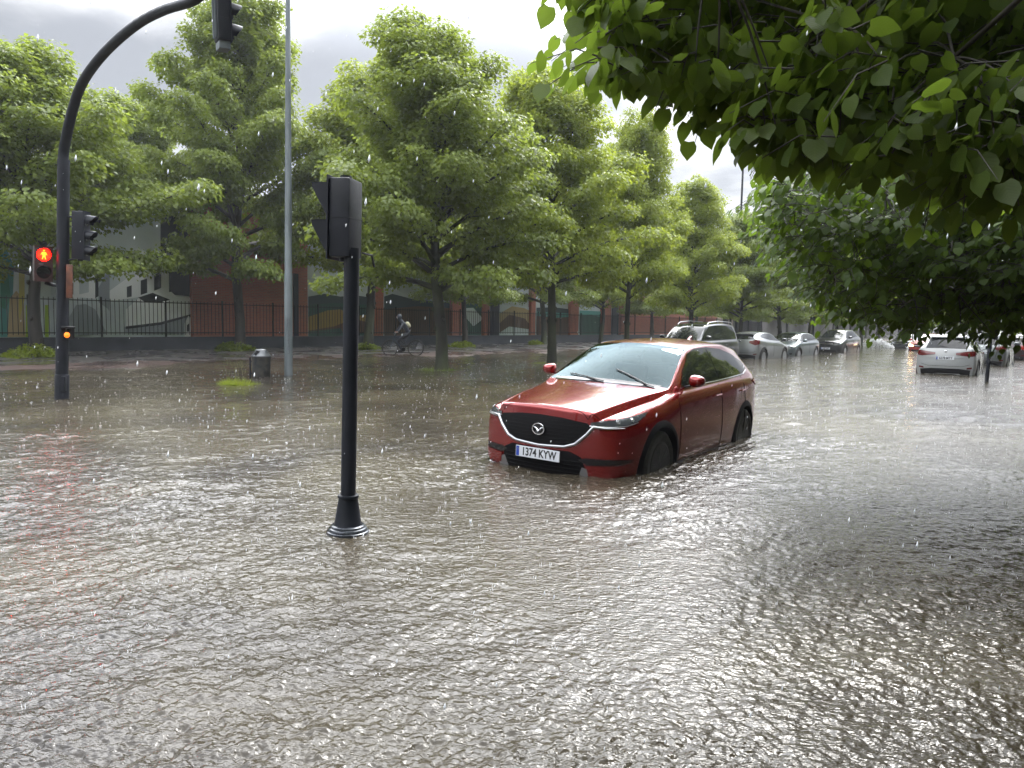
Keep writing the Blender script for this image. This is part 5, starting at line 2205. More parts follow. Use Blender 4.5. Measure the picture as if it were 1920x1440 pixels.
# ------------------------------------------------------------------ the red car
RED = paint('deep_red_paint', (.21, .003, .003), .58, .22)
red_spec = dict(L=4.55, paint=RED, sill=.20,
                hw=[(0, .74), (-.16, .80), (-.4, .885), (-.93, .92), (-2.2, .92), (-3.6, .92), (-4.1, .885), (-4.4, .80), (-4.55, .70)],
                fender=[(0, .86), (-.35, .895), (-.93, .985), (-1.45, 1.045)], hood=[(0, .915), (-.4, .985), (-.9, 1.055), (-1.4, 1.115)],
                belt=[(-1.3, 1.06), (-3.0, 1.115), (-4.4, 1.16)], cowl=(-1.38, 1.125), header=(-2.18, 1.575),
                roof=[(-2.18, 1.575), (-2.8, 1.625), (-3.4, 1.61), (-4.12, 1.53)], deck=(-4.40, 1.16), cw=.775, rw=.59, dw=.62,
                xf=-.20, nh=5, bow=.17, crease=((.53, .60), (.71, .765)), cstep=.072, cr6=.85, cr7=.9, lip=.5,
                nose=[(-.09, .20), (-.01, .40), (0, .60), (-.0, .78)], tail=[(-4.50, .26), (-4.55, .46), (-4.54, .66), (-4.50, .92)],
                wheels=(-.94, -3.64), rt=.355, ra=.405, screen=MAT['screen'],
                dlo=[(-1.62, 1.12), (-2.6, 1.135), (-3.75, 1.175), (-4.02, 1.225), (-3.98, 1.30), (-3.72, 1.42), (-3.3, 1.50), (-2.85, 1.53), (-2.42, 1.52), (-2.15, 1.46), (-1.85, 1.28)])
c = Car(red_spec, 'red_car', 'shiny dark red crossover stranded hub-deep in the flood, facing left', 'car', level=3)
FR = (-1, 0, 0)
# grille
c.decal('grille', [(0, .50, .835), (0, .545, .80), (0, .48, .725), (0, .385, .635), (0, .28, .600), (0, 0, .585), (0, -.28, .600), (0, -.385, .635), (0, -.48, .725), (0, -.545, .80), (0, -.50, .835), (0, -.25, .868), (0, 0, .878), (0, .25, .868)], FR, noisy(principled('black_mesh', (.003, .003, .004), .6, Specular_IOR_Level=.15), (.002, .002, .003), (.005, .005, .006), 90), .006, 10)
# honeycomb bars across the grille
for k in range(7):
    z = .625 + .034 * k
    w = np.interp(z, [.6, .635, .725, .80, .86], [.26, .36, .465, .52, .30])
    c.line('grille_bar', [(0, -w, z), (0, w, z)], FR, MAT['blackmatte'], .003, .006, k=26)
c.line('grille_wing', [(0, .80, .80), (0, .66, .795), (0, .56, .805), (0, .50, .725), (0, .395, .625), (0, .285, .588), (0, 0, .572), (0, -.285, .588), (0, -.395, .625), (0, -.50, .725), (0, -.56, .805), (0, -.66, .795), (0, -.80, .80)],
       FR, MAT['satin'], .012, .012, k=8, seg=8, radf=[.004, .008, .017, .018, .017, .015, .014, .015, .017, .018, .017, .008, .004])
# badge: oval ring with a winged bar
em = empty('badge', (0, 0, 0))
em.parent = c.root
h_, n_b = c.hit((0, 0, .735), FR)
bx = h_.x + .028
mb = MB()
ring = [(bx, .068 * math.cos(a), .735 + .055 * math.sin(a)) for a in [2 * math.pi * i / 28 for i in range(29)]]
mb.tube(ring, .0085, 6, cap=False)
mb.tube([(bx, -.064, .752), (bx, -.040, .750), (bx, -.018, .738), (bx, 0, .714), (bx, .018, .738), (bx, .040, .750), (bx, .064, .752)], [.003, .007, .009, .010, .009, .007, .003], 6)
mb.build('badge_ring', MAT['chrome'], em, smooth=True, angle=60)
mb = MB()
mb.lathe([(.001, 0), (.055, 0), (.055, .006)], 20, Matrix.Translation((bx - .02, 0, .735)) @ Matrix.Rotation(R(90), 4, 'Y'))
mb.build('badge_back', MAT['blackgloss'], em)
# bumper: black slot band, lower intake, silver corner pieces and red outer blades come from the shell itself
c.decal('lower_intake', [(0, .34, .545), (0, .45, .50), (0, .50, .36), (0, .42, .285), (0, 0, .272), (0, -.42, .285), (0, -.50, .36), (0, -.45, .50), (0, -.34, .545), (0, 0, .54)], FR, MAT['blackmatte'], .004, 9)
for z in (.33, .37, .41, .45):
    c.line('intake_bar', [(0, -.44, z), (0, .44, z)], FR, MAT['blackmatte'], .006, .006, k=22)
for sg in (1, -1):
    c.decal('bumper_slot', [(0, sg * .42, .475), (0, sg * .50, .495), (0, sg * .80, .50), (-.2, sg * .86, .49), (-.2, sg * .85, .462), (0, sg * .78, .440), (0, sg * .50, .425)], FR, MAT['blackgloss'], .005, 7)
    c.decal('bumper_corner', [(0, sg * .46, .40), (0, sg * .52, .385), (0, sg * .56, .31), (0, sg * .54, .265), (0, sg * .44, .262), (0, sg * .42, .30)], FR, MAT['satin'], .009, 5)
    d45 = (-.86, -sg * .5, 0)
    c.decal('bumper_blade', [(0, sg * .55, .418), (-.1, sg * .76, .432), (-.24, sg * .86, .44), (-.22, sg * .84, .35), (-.1, sg * .74, .315), (0, sg * .585, .315)], d45, RED, .014, 6)
c.line('splitter', [(-.1, -.80, .285), (0, -.5, .27), (0, .5, .27), (-.1, .80, .285)], FR, MAT['blackgloss'], .026, .0, k=14, flat=.6)
# headlamps
for sg in (1, -1):
    dd = (-.80, -sg * .6, 0)
    hl = c.decal('headlamp', [(-.05, sg * .555, .845), (-.1, sg * .66, .866), (-.25, sg * .78, .886), (-.42, sg * .86, .905), (-.62, sg * .90, .925), (-.55, sg * .90, .892), (-.40, sg * .88, .848), (-.25, sg * .82, .824), (-.1, sg * .70, .812), (-.03, sg * .575, .815)], dd, MAT['lampglass'], .006, 8)
    c.line('lamp_trim', [(-.03, sg * .56, .812), (-.12, sg * .70, .808), (-.27, sg * .82, .818), (-.42, sg * .88, .842)], dd, MAT['satin'], .005, .008, k=8, parent=hl)
    p, n = c.hit((-.22, sg * .76, .862), dd)
    M4 = Matrix.Translation(p + n * .003) @ n.to_track_quat('Z', 'Y').to_matrix().to_4x4()
    mb = MB()
    mb.lathe([(.001, .008), (.012, .006), (.015, .0), (.022, -.002), (.026, .002), (.024, .005)], 18, M4)
    mb.build('projector_lens', MAT['lampclear'], hl, smooth=True, angle=50)
    p, n = c.hit((-.36, sg * .84, .872), dd)
    M4 = Matrix.Translation(p + n * .003) @ n.to_track_quat('Z', 'Y').to_matrix().to_4x4()
    mb = MB()
    mb.lathe([(.001, .010), (.018, .006), (.022, .0), (.026, .006)], 16, M4)
    mb.build('projector_lens', MAT['lampclear'], hl, smooth=True, angle=50)
# bonnet shut line, wing lines, door gaps
UPD = (0, 0, -1)
c.line('bonnet_gap', [(-.155, -.60, 1.1), (-.085, -.5, 1.1), (-.055, 0, 1.1), (-.085, .5, 1.1), (-.155, .60, 1.1)], UPD, MAT['blackmatte'], .0045, -.0005, k=12, flat=.6)
for sg in (1, -1):
    c.line('bonnet_gap', [(-.155, sg * .60, 1.1), (-.35, sg * .72, 1.1), (-.8, sg * .775, 1.2), (-1.36, sg * .81, 1.2)], UPD, MAT['blackmatte'], .0045, -.0005, k=10, flat=.6)
glasshouse(c, red_spec, split=[-2.78])
c.line('window_trim', [(-1.72, 1, 1.118), (-2.6, 1, 1.128), (-3.75, 1, 1.166), (-3.97, 1, 1.205)], (0, -1, 0), MAT['chrome'], .008, .008, both=True)
door_lines(c, [-1.42, -2.72, -3.62], .3, [1.03, 1.10, 1.14])
handles(c, [-2.55, -3.5], .97)
c.line('door_sill', [(-1.4, 1, .30), (-3.2, 1, .30)], (0, -1, 0), MAT['blackmatte'], .05, -.01, k=10, both=True, flat=.5)
c.arches(MAT['blackmatte'], .065, .014)
c.wheels(5, .245, principled('gunmetal', (.012, .012, .013), .4, .5))
c.mirrors(-1.70, 1.195, .86, sc=.78)
c.plate('1374 KYW', .022, .485)
# tail lamps (wrap round the rear corners)
for sg in (1, -1):
    c.decal('tail_lamp', [(-4.10, sg * .9, 1.075), (-4.30, sg * .86, 1.09), (-4.5, sg * .72, 1.06), (-4.5, sg * .7, .98), (-4.32, sg * .86, .99), (-4.14, sg * .9, 1.045)], (.6, -sg * .8, 0), MAT['tail'], .012, 6)
c.plate('1374 KYW', -4.575, .80, rear=True)
# roof rails/antenna fin, gutters
for sg in (1, -1):
    c.line('roof_gutter', [(-2.25, sg * .565, 1.8), (-3.2, sg * .56, 1.8), (-4.0, sg * .53, 1.8)], UPD, MAT['black'], .007, .0, k=10, flat=.6)
mb = MB()
mb.poly([(-3.72, -.012, 1.575), (-3.90, -.012, 1.565), (-3.885, -.012, 1.63), (-3.86, -.012, 1.635)], ex=(0, .024, 0))
mb.build('antenna_fin', RED, c.root)
# wipers
for a, b in (((-1.31, .62), (-1.50, .06)), ((-1.27, .02), (-1.42, -.50))):
    c.line('wiper', [(a[0], a[1], 1.3), (b[0], b[1], 1.4)], UPD, MAT['black'], .007, .012, k=10)
# screen surround: black band at the base, mirror and sensor cover
c.decal('screen_band', [(-1.30, -.64, 1.3), (-1.245, -.3, 1.3), (-1.235, 0, 1.3), (-1.245, .3, 1.3), (-1.30, .64, 1.3), (-1.395, .68, 1.3), (-1.345, .3, 1.3), (-1.335, 0, 1.3), (-1.345, -.3, 1.3), (-1.395, -.68, 1.3)], UPD, principled('ceramic_band', (.012, .012, .014), .12), .003, 6)
p, n = c.hit((-2.02, 0, 1.6), UPD)
mb = MB()
mb.add([(-2.16, -.16, 1.535), (-2.16, .16, 1.535), (-1.97, .11, 1.425), (-1.97, -.11, 1.425), (-2.16, -.14, 1.48), (-2.16, .14, 1.48), (-1.99, .09, 1.395), (-1.99, -.09, 1.395)], [(0, 1, 2, 3), (7, 6, 5, 4), (0, 4, 5, 1), (1, 5, 6, 2), (2, 6, 7, 3), (3, 7, 4, 0)])
mb.build('sensor_cover', MAT['black'], c.root)
mb = MB()
mb.rbox((-2.04, -.02, 1.36), (.025, .25, .07), .01)
mb.tube([(-2.06, 0, 1.38), (-2.10, 0, 1.47)], .01, 6)
mb.build('rear_view_mirror', MAT['black'], c.root)
# interior seen through the windscreen
mb = MB()
mb.add([(-1.36, -.66, 1.075), (-1.36, .66, 1.075), (-1.85, .68, 1.02), (-1.85, -.68, 1.02), (-1.36, -.66, .7), (-1.36, .66, .7), (-1.9, .68, .7), (-1.9, -.68, .7)], [(0, 1, 2, 3), (7, 6, 5, 4), (0, 4, 5, 1), (1, 5, 6, 2), (2, 6, 7, 3), (3, 7, 4, 0)])
mb.build('dashboard', MAT['seat'], c.root)
for y in (.37, -.37):
    mb = MB()
    mb.rbox((-2.45, y, .62), (.5, .48, .16), .04)
    mb.rbox((0, 0, .3), (.13, .46, .62), .05, Matrix.Translation((-2.66, y, .66)) @ Matrix.Rotation(R(-12), 4, 'Y'))
    mb.rbox((0, 0, .72), (.10, .25, .17), .04, Matrix.Translation((-2.66, y, .66)) @ Matrix.Rotation(R(-12), 4, 'Y'))
    mb.build('front_seat', MAT['seat'], c.root, smooth=True, angle=50)
mb = MB()
mb.rbox((-3.45, 0, .95), (.16, 1.2, .62), .05)
mb.build('rear_seat', MAT['seat'], c.root)
mb = MB()
SW = Matrix.Translation((-1.98, .37, 1.02)) @ Matrix.Rotation(R(-65), 4, 'Y')
mb.tube([tuple(SW @ Vector((.18 * math.cos(a), .18 * math.sin(a), 0))) for a in [2 * math.pi * i / 24 for i in range(25)]], .014, 6, cap=False)
mb.tube([tuple(SW @ Vector((0, -.17, 0))), tuple(SW @ Vector((0, .17, 0)))], .02, 6)
mb.build('steering_wheel', MAT['black'], c.root, smooth=True)
c.place(.27, 7.41, ST_RED := math.pi + R(35.0), .298, roll=R(-1.3))
red_car = c


# ------------------------------------------------------------------ other cars: one builder, many shapes
def simple_car(name, label, spec, front=None, rear=None, plate=None, level=2, chrome=False, group='cars along the flooded street', wheels=True, spokes=5, rails=False, cat='car'):
    c = Car(spec, name, label, cat, group, level)
    glasshouse(c, spec, split=spec['split'], chrome=chrome)
    L = spec['L']
    sc = spec
    c.arches(spec.get('archmat', spec['paint']), .03 if spec.get('archmat') is None else .06, .008)
    c.wheels(spokes)
    c.mirrors(spec['mir'][0], spec['mir'][1], spec['hw'][3][1] - .03, mat=spec.get('mirmat'), sc=.95)
    door_lines(c, spec['doors'], .3, [ip(spec['belt'], x) - .06 for x in spec['doors']])
    handles(c, [x + .18 for x in spec['doors'][1:]], ip(spec['belt'], spec['doors'][1]) - .16)
    zt = ip(spec['hood'], -.1)
    g_ = spec.get('g', 0)
    if front:
        z0 = zt - .09
        c.decal('grille', [(0, .42, z0), (0, .36, z0 - .12), (0, 0, z0 - .15), (0, -.36, z0 - .12), (0, -.42, z0), (0, 0, z0 + .02)], FR, MAT['black'], .006, 6)
        c.line('grille_bar', [(0, -.40, z0 - .04), (0, 0, z0 - .05), (0, .40, z0 - .04)], FR, MAT['chrome'], .012, .008, k=8)
        mb = MB()
        p, n = c.hit((0, 0, z0 - .045), FR)
        mb.lathe([(.001, .02), (.05, .015), (.06, 0)], 16, Matrix.Translation(p) @ Matrix.Rotation(R(90), 4, 'Y'))
        mb.build('badge', MAT['chrome'], c.root)
        c.decal('lower_intake', [(0, .55, .40), (0, .60, .28), (0, -.60, .28), (0, -.55, .40)], FR, MAT['blackmatte'], .006, 6)
        for sg in (1, -1):
            dd = (-.75, -sg * .66, 0)
            hl = c.decal('headlamp', [(0, sg * .47, z0 - .01), (-.15, sg * .66, zt - .02), (-.45, sg * .85, zt + .03), (-.42, sg * .86, zt - .07), (-.2, sg * .72, zt - .19), (0, sg * .50, z0 - .10)], dd, MAT['lampclear'], .006, 6)
            p, n = c.hit((-.18, sg * .68, zt - .10), dd)
            mb = MB()
            mb.lathe([(.001, .012), (.04, .008), (.055, 0)], 14, Matrix.Translation(p + n * .004) @ n.to_track_quat('Z', 'Y').to_matrix().to_4x4())
            mb.build('lamp_lens', MAT['lampglass'], hl)
            c.decal('fog_lamp', [(0, sg * .62, .42), (0, sg * .74, .42), (0, sg * .72, .33), (0, sg * .64, .33)], FR, MAT['black'], .006, 4)
    if rear:
        RD = (1, 0, 0)
        zb = spec['deck'][1]
        for sg in (1, -1):
            k = rear
            dd = (.75, -sg * .66, 0)
            if k == 'wide':
                pl = [(-L, sg * .36, zb - .20), (-L, sg * .38, zb - .13), (-L + .1, sg * .72, zb - .08), (-L + .32, sg * .87, zb - .06), (-L + .30, sg * .88, zb - .20), (-L + .1, sg * .74, zb - .25)]
            else:
                pl = [(-L, sg * .52, zb - .16), (-L, sg * .55, zb - .07), (-L + .1, sg * .74, zb - .02), (-L + .3, sg * .86, zb + .02), (-L + .28, sg * .88, zb - .18), (-L + .1, sg * .74, zb - .26)]
            c.decal('tail_lamp', pl, dd, MAT['tail'] if k == 'tall' else MAT['taildark'], .008, 6)
            c.decal('reflector', [(-L, sg * .62, .50), (-L, sg * .76, .52), (-L, sg * .76, .47), (-L, sg * .62, .45)], RD, MAT['taildark'], .006, 3)
        c.decal('rear_skirt', [(-L, .72, .42), (-L, .70, .24), (-L, -.70, .24), (-L, -.72, .42), (-L, -.4, .46), (-L, .4, .46)], RD, MAT['black'], .006, 6)
        c.line('tailgate_gap', [(-L, -.70, .60), (-L, -.5, .54), (-L, .5, .54), (-L, .70, .60)], RD, MAT['blackmatte'], .005, 0, k=10)
        c.line('tailgate_crease', [(-L, -.62, zb - .30), (-L, 0, zb - .32), (-L, .62, zb - .30)], RD, c.paint, .012, .0, k=10, flat=.5)
        mb = MB()
        xs_ = spec['roof'][-1][0]
        zs_ = spec['roof'][-1][1]
        mb.add([(xs_ + .12, -.54, zs_ + .004), (xs_ + .12, .54, zs_ + .004), (xs_ - .10, .50, zs_ - .012), (xs_ - .10, -.50, zs_ - .012), (xs_ + .12, -.54, zs_ - .04), (xs_ + .12, .54, zs_ - .04), (xs_ - .10, .50, zs_ - .035), (xs_ - .10, -.50, zs_ - .035)],
               [(0, 1, 2, 3), (7, 6, 5, 4), (0, 4, 5, 1), (1, 5, 6, 2), (2, 6, 7, 3), (3, 7, 4, 0)])
        mb.build('roof_spoiler', spec['paint'], c.root)
        c.line('rear_wiper', [(-L + .2, 0, zb + .05), (-L + .3, .3, zb + .10)], RD, MAT['black'], .007, .012, k=6)
        mb = MB()
        p, n = c.hit((-L, 0, zb - .10), RD)
        mb.lathe([(.001, .012), (.035, .01), (.045, 0)], 14, Matrix.Translation(p) @ Matrix.Rotation(R(-90), 4, 'Y'))
        mb.build('badge', MAT['chrome'], c.root)
    if plate:
        txt, where, z = plate
        x = (c.hit((0, 0, z), FR)[0].x + .012) if where == 'front' else (c.hit((-L, 0, z), (1, 0, 0))[0].x - .012)
        c.plate(txt, x, z, rear=(where == 'rear'))
    if rails:
        for sg in (1, -1):
            xs_ = [spec['header'][0] - .15, spec['header'][0] - .3, -2.9, spec['roof'][-1][0] + .35, spec['roof'][-1][0] + .2]
            pts = []
            for i, x in enumerate(xs_):
                z = ip(spec['roof'], x) - .03 + (.0 if i in (0, 4) else .075)
                pts.append((x, sg * (spec['rw'] - .03), z))
            mb = MB()
            mb.tube(pts, .016, 6)
            mb.tube([(-2.9, sg * (spec['rw'] - .03), ip(spec['roof'], -2.9) - .03), pts[2]], .02, 6)
            mb.build('roof_rail', MAT['satin'], c.root, smooth=True, angle=60)
    return c


def base_spec(**k):
    d = dict(L=4.3, sill=.22, hw=[(0, .70), (-.16, .77), (-.4, .85), (-.9, .89), (-2.2, .90), (-3.4, .90), (-3.95, .86), (-4.2, .79), (-4.3, .72)],
             fender=[(0, .74), (-.5, .82), (-1.1, .92)], hood=[(0, .78), (-.5, .88), (-1.1, .98)], belt=[(-1.0, .93), (-3, .98), (-4.2, 1.02)],
             cowl=(-1.05, 1.0), header=(-1.9, 1.42), roof=[(-1.9, 1.42), (-2.5, 1.48), (-3.2, 1.46), (-3.85, 1.38)], deck=(-4.12, 1.02), cw=.68, rw=.56, dw=.60,
             nose=[(-.07, .22), (-.0, .40), (0, .55), (-.03, .68)], tail=[(-4.24, .26), (-4.3, .45), (-4.29, .65), (-4.24, .85)],
             wheels=(-.85, -3.45), rt=.32, ra=.37, crease=((.42, .52), (.60, .70)), cstep=.012, cr6=.3, cr7=.3,
             archmat=MAT['black'], dlo=[(-1.25, .99), (-2.6, 1.02), (-3.7, 1.07), (-3.75, 1.15), (-3.4, 1.31), (-2.8, 1.38), (-2.1, 1.37), (-1.75, 1.28)],
             split=[-2.35, -3.3], doors=[-1.3, -2.33, -3.28], mir=(-1.32, 1.04))
    d.update(k)
    if 'scale' in k:
        pass
    return d


def scaled(d, fx, fz, L=None):
    """stretch a spec along x and z"""
    o = dict(d)
    P = lambda pts: [(x * fx, z * fz) for x, z in pts]
    for k in ('fender', 'hood', 'belt', 'roof', 'dlo', 'nose', 'tail'):
        o[k] = P(d[k])
    o['hw'] = [(x * fx, w) for x, w in d['hw']]
    for k in ('cowl', 'header', 'deck', 'mir'):
        o[k] = (d[k][0] * fx, d[k][1] * fz)
    o['L'] = d['L'] * fx
    for k in ('wheels', 'split', 'doors'):
        o[k] = [v * fx for v in d[k]]
    return o


WHITE = paint('white_paint', (.27, .285, .29), .0, .3)
SILVER = paint('silver_paint', (.26, .275, .28), .7, .3)
GREYP = paint('grey_paint', (.16, .18, .18), .6, .3)
BLUEG = paint('blue_grey_paint', (.12, .15, .165), .6, .3)
BLACKP = paint('black_paint', (.010, .011, .014), .3, .3)
REDP = paint('plain_red_paint', (.28, .02, .018), .2, .3)
DKRED = paint('dark_plum_paint', (.03, .012, .014), .4, .3)

suv = scaled(base_spec(paint=WHITE), 4.36 / 4.3, 1.09)
suv.update(dict(rt=.34, ra=.39, hw=[(x, w + .02) for x, w in suv['hw']], archmat=MAT['black']))

# white crossover, rear view
s_ = dict(suv)
c = simple_car('white_car', 'white crossover seen from behind, first in the right-hand row by the thin post', s_, rear='wide', plate=('6278 MTY', 'rear', .80))
HD = R(36)


def place_rear(c, px, depth, heading, sink=.27):
    """rear bumper centre at px, depth; the car points away"""
    p = at(px, 700, depth)
    L = c.S['L']
    c.place(p[0] + L * math.sin(heading), p[1] + L * math.cos(heading), heading, sink)


def place_un(c, u, n, away, sink=.27, d=0.0):
    """centre of the car at street coordinates"""
    L = c.S['L']
    h = ST + d if away else ST + math.pi + d
    x, y, z = un(u, n)
    c.place(x + L / 2 * math.sin(h), y + L / 2 * math.cos(h), h, sink)


place_rear(c, 1770, 24.6, HD, .26)
s_ = dict(suv, paint=GREYP)
c = simple_car('grey_car', 'grey crossover seen from behind, right of the white one behind the thin post', s_, rear='dark', plate=('3941 KLV', 'rear', .80))
place_rear(c, 1838, 31.5, R(38), .26)
s_ = dict(base_spec(paint=DKRED))
c = simple_car('plum_hatchback', 'dark hatchback with red tail lamps at the right edge of the row', s_, rear='tall')
place_rear(c, 1884, 38, R(39), .26)
c = simple_car('white_hatchback', 'pale roofed hatchback farthest along the right-hand row', dict(base_spec(paint=WHITE)), rear='tall')
place_rear(c, 1905, 46, R(39), .22)

# left-hand parked row
van_s = base_spec(paint=paint('charcoal_paint', (.018, .02, .022), .6, .3), L=4.75, hw=[(0, .74), (-.16, .82), (-.4, .90), (-.9, .94), (-2.2, .95), (-3.8, .95), (-4.4, .92), (-4.6, .88), (-4.75, .82)],
                  fender=[(0, .86), (-.5, .97), (-1.1, 1.06)], hood=[(0, .92), (-.5, 1.04), (-.95, 1.14)], belt=[(-.9, 1.08), (-3, 1.12), (-4.6, 1.14)],
                  cowl=(-.92, 1.16), header=(-1.75, 1.78), roof=[(-1.75, 1.78), (-2.5, 1.87), (-3.6, 1.88), (-4.50, 1.82)], deck=(-4.66, 1.14), cw=.76, rw=.68, dw=.76,
                  nose=[(-.07, .24), (-.0, .44), (0, .62), (-.03, .78)], tail=[(-4.7, .28), (-4.75, .48), (-4.74, .7), (-4.72, .95)],
                  wheels=(-.85, -3.75), rt=.34, ra=.39, dlo=[(-1.15, 1.17), (-2.6, 1.17), (-4.45, 1.19), (-4.42, 1.45), (-4.2, 1.70), (-3.6, 1.74), (-2.5, 1.74), (-1.95, 1.70), (-1.5, 1.42)],
                  split=[-2.15, -3.35], doors=[-1.1, -2.15, -3.35], mir=(-1.3, 1.26))
c = simple_car('grey_van', 'tall dark grey people carrier with roof rails right behind the red car', van_s, front=True, rails=True, cat='van')
place_un(c, 28.8, 14.15, False)
juke = base_spec(paint=SILVER, L=4.2, roof=[(-1.9, 1.45), (-2.5, 1.52), (-3.2, 1.49), (-3.8, 1.40)], header=(-1.9, 1.45), deck=(-4.0, 1.14),
                 belt=[(-1.0, .98), (-3, 1.08), (-4.1, 1.16)], tail=[(-4.14, .30), (-4.2, .5), (-4.19, .7), (-4.12, .95)], hood=[(0, .86), (-.5, .96), (-1.1, 1.05)], fender=[(0, .8), (-.5, .9), (-1.1, .98)],
                 cowl=(-1.05, 1.06), dlo=[(-1.3, 1.06), (-2.6, 1.12), (-3.5, 1.24), (-3.3, 1.36), (-2.7, 1.42), (-2.1, 1.40), (-1.75, 1.32)], rt=.35, ra=.40, wheels=(-.85, -3.45), archmat=MAT['black'], rw=.54, mir=(-1.32, 1.12))
c = simple_car('silver_car', 'silver crossover seen from behind, parked between the dark van and the blue-grey hatchback', juke, rear='dark')
place_un(c, 34.6, 13.9, True)
c = simple_car('blue_grey_hatchback', 'blue-grey hatchback facing the camera beside the silver crossover', base_spec(paint=BLUEG), front=True, chrome=True)
place_un(c, 40.0, 14.2, False)
mpv = scaled(base_spec(paint=BLACKP), 4.45 / 4.3, 1.12)
mpv.update(dict(split=[-2.3, -3.4], paint=BLACKP))
c = simple_car('black_minivan', 'black minivan facing the camera at the end of the left-hand parked row', mpv, front=True, chrome=True, plate=('2187 DKT', 'front', .50), cat='minivan')
place_un(c, 48.0, 14.25, False)
# oncoming, far
c = simple_car('dark_saloon', 'dark car ploughing up white spray in the distance', base_spec(paint=BLACKP), front=True)
p = at(1690, 640, 56)
c.place(p[0], p[1], ST + math.pi, .30)
dark_p = p
c = simple_car('small_red_car', 'small red car with headlights on, coming past the white crossover', base_spec(paint=REDP), front=True)
for k in list(COL.objects):
    if k.parent == c.root and k.name.startswith('headlamp'):
        k.data.materials.clear()
        k.data.materials.append(emit('lit_headlamp', (1, .72, .35), 5.0))
p = at(1727, 640, 49)
c.place(p[0], p[1], ST + math.pi + R(2), .30)
# bow wave of the distant car
q = np.random.default_rng(4)
n = 2600
base_p = np.array([dark_p[0], dark_p[1]])
fwd2 = -U_
a = q.uniform(-1.3, 1.3, n)
side = np.where(q.random(n) < .72, 1.0, -1.0)
t_ = q.random(n)
spread = t_ * 3.0
hgt = (.08 + .55 * np.sin(np.clip(t_ * 1.15, 0, 1) * math.pi)) * q.random(n) ** .7
P = base_p[None] + fwd2[None] * (.35 - 1.6 * t_[:, None] + q.normal(size=(n, 1)) * .22) + N_[None] * (side * (.5 + spread))[:, None]
P = np.concatenate([P, hgt[:, None]], 1)
T = q.normal(size=(n, 3))
V, Fc, _ = scatter_leaves(P, T, q.normal(size=(n, 3)), q.uniform(.05, .16, n), KITE_V, KITE_F)
spray_m = principled('water_spray', (.85, .86, .87), .5)
tag(np_mesh('spray', V, Fc, spray_m), 'white bow spray thrown up by the distant dark car', None, None, 'stuff')
# ================================================================== THE TWO NEAR LINDENS OVERHEAD
LEAF_NEAR = leaf_material('near_linden_leaves', (.035, .065, .012), (.08, .12, .02), (.20, .30, .03), .42, veins=True, tw=.5)
LEAF_MID = leaf_material('mid_linden_leaves', (.04, .075, .014), (.085, .14, .024), (.16, .26, .02), .5, tw=.4)


def leafy_tree(name, label, trunk_xy, H, seeds, clusters, leafmat, lsize, per, limb_targets, rt0=.17, V0=HEART_V, F0=HEART_F, UV0=HEART_UV, crad=.34, seed=5):
    """clusters: list of (point, radius, n); limb_targets: ends of main limbs"""
    root = empty(name, (trunk_xy[0], trunk_xy[1], 0))
    tag(root, label, 'tree', 'linden trees overhanging the near water')
    g = random.Random(seed)
    q = np.random.default_rng(seed)
    tb = MB()
    o = Vector((trunk_xy[0], trunk_xy[1], 0))
    tb.tube([(0, 0, -.3), (0, 0, .1), (.02, 0, 1.2), (0, .03, 2.6), (.05, 0, 5), (0, .1, H * .9)], [rt0 * 1.4, rt0 * 1.15, rt0, rt0 * .9, rt0 * .5, .02], 12)
    limbs = []
    for (z0, end) in limb_targets:
        e = Vector(end) - o
        pth = bend((0, 0, z0), e, 10, .10, .05, g)
        tb.tube(pth, [lerp2 for lerp2 in np.linspace(rt0 * .22, .006, 11)], 7, cap=False)
        limbs += pth[2:]
    LP = np.array([v[:] for v in limbs])
    Pl, Tl, Nl, Sl = [], [], [], []
    for (c, r, n) in clusters:
        cl = np.array(c) - np.array(o[:])
        # twig from the nearest limb point to the cluster
        d = np.linalg.norm(LP - cl, axis=1) + .4 * np.maximum(0, cl[2] - LP[:, 2])
        s0 = Vector(LP[int(np.argmin(d))])
        L_ = (Vector(cl) - s0).length
        tb.tube(bend(s0, cl, 4, .08, .06, g), [.007, .006, .005, .004, .0025], 5, cap=False)
        out = cl - np.array([0, 0, H * .5])
        out[2] = 0
        out /= np.linalg.norm(out) + 1e-6
        # fan of short shoots with alternate leaves
        ns = max(2, int(n / 7))
        for k in range(ns):
            a = q.normal(size=3) * [1, 1, .35] + out * .8
            a /= np.linalg.norm(a)
            ln = r * q.uniform(.7, 1.5)
            p0 = cl + q.normal(size=3) * r * .25
            side = np.cross(a, [0, 0, 1.0])
            side /= np.linalg.norm(side) + 1e-6
            m = int(q.integers(5, 10))
            tb.tube([p0, p0 + a * ln * .5 + np.array([0, 0, .02]), p0 + a * ln - np.array([0, 0, .06 * ln / .3])], [.004, .003, .0015], 4, cap=False)
            for j in range(m):
                t_ = (j + .6) / m
                sg = 1 if j % 2 else -1
                pos = p0 + a * ln * t_ - np.array([0, 0, .06 * t_ * t_]) + side * sg * .035
                T = a * .75 + side * sg * .75 * (1 - t_ * .5) + q.normal(size=3) * .22
                T[2] -= q.uniform(.5, 1.7)
                Nn = np.array([0, 0, 1.0]) + out * .55 + q.normal(size=3) * .32
                Pl.append(pos)
                Tl.append(T)
                Nl.append(Nn)
                Sl.append(lsize * q.uniform(.6, 1.12))
    tb.build('trunk', BARK, root, smooth=True, angle=60)
    V, Fc, uv = scatter_leaves(np.array(Pl), np.array(Tl), np.array(Nl), np.array(Sl), V0, F0, UV0)
    np_mesh('crown', V, Fc, leafmat, root, smooth=True, uv=uv)
    return root


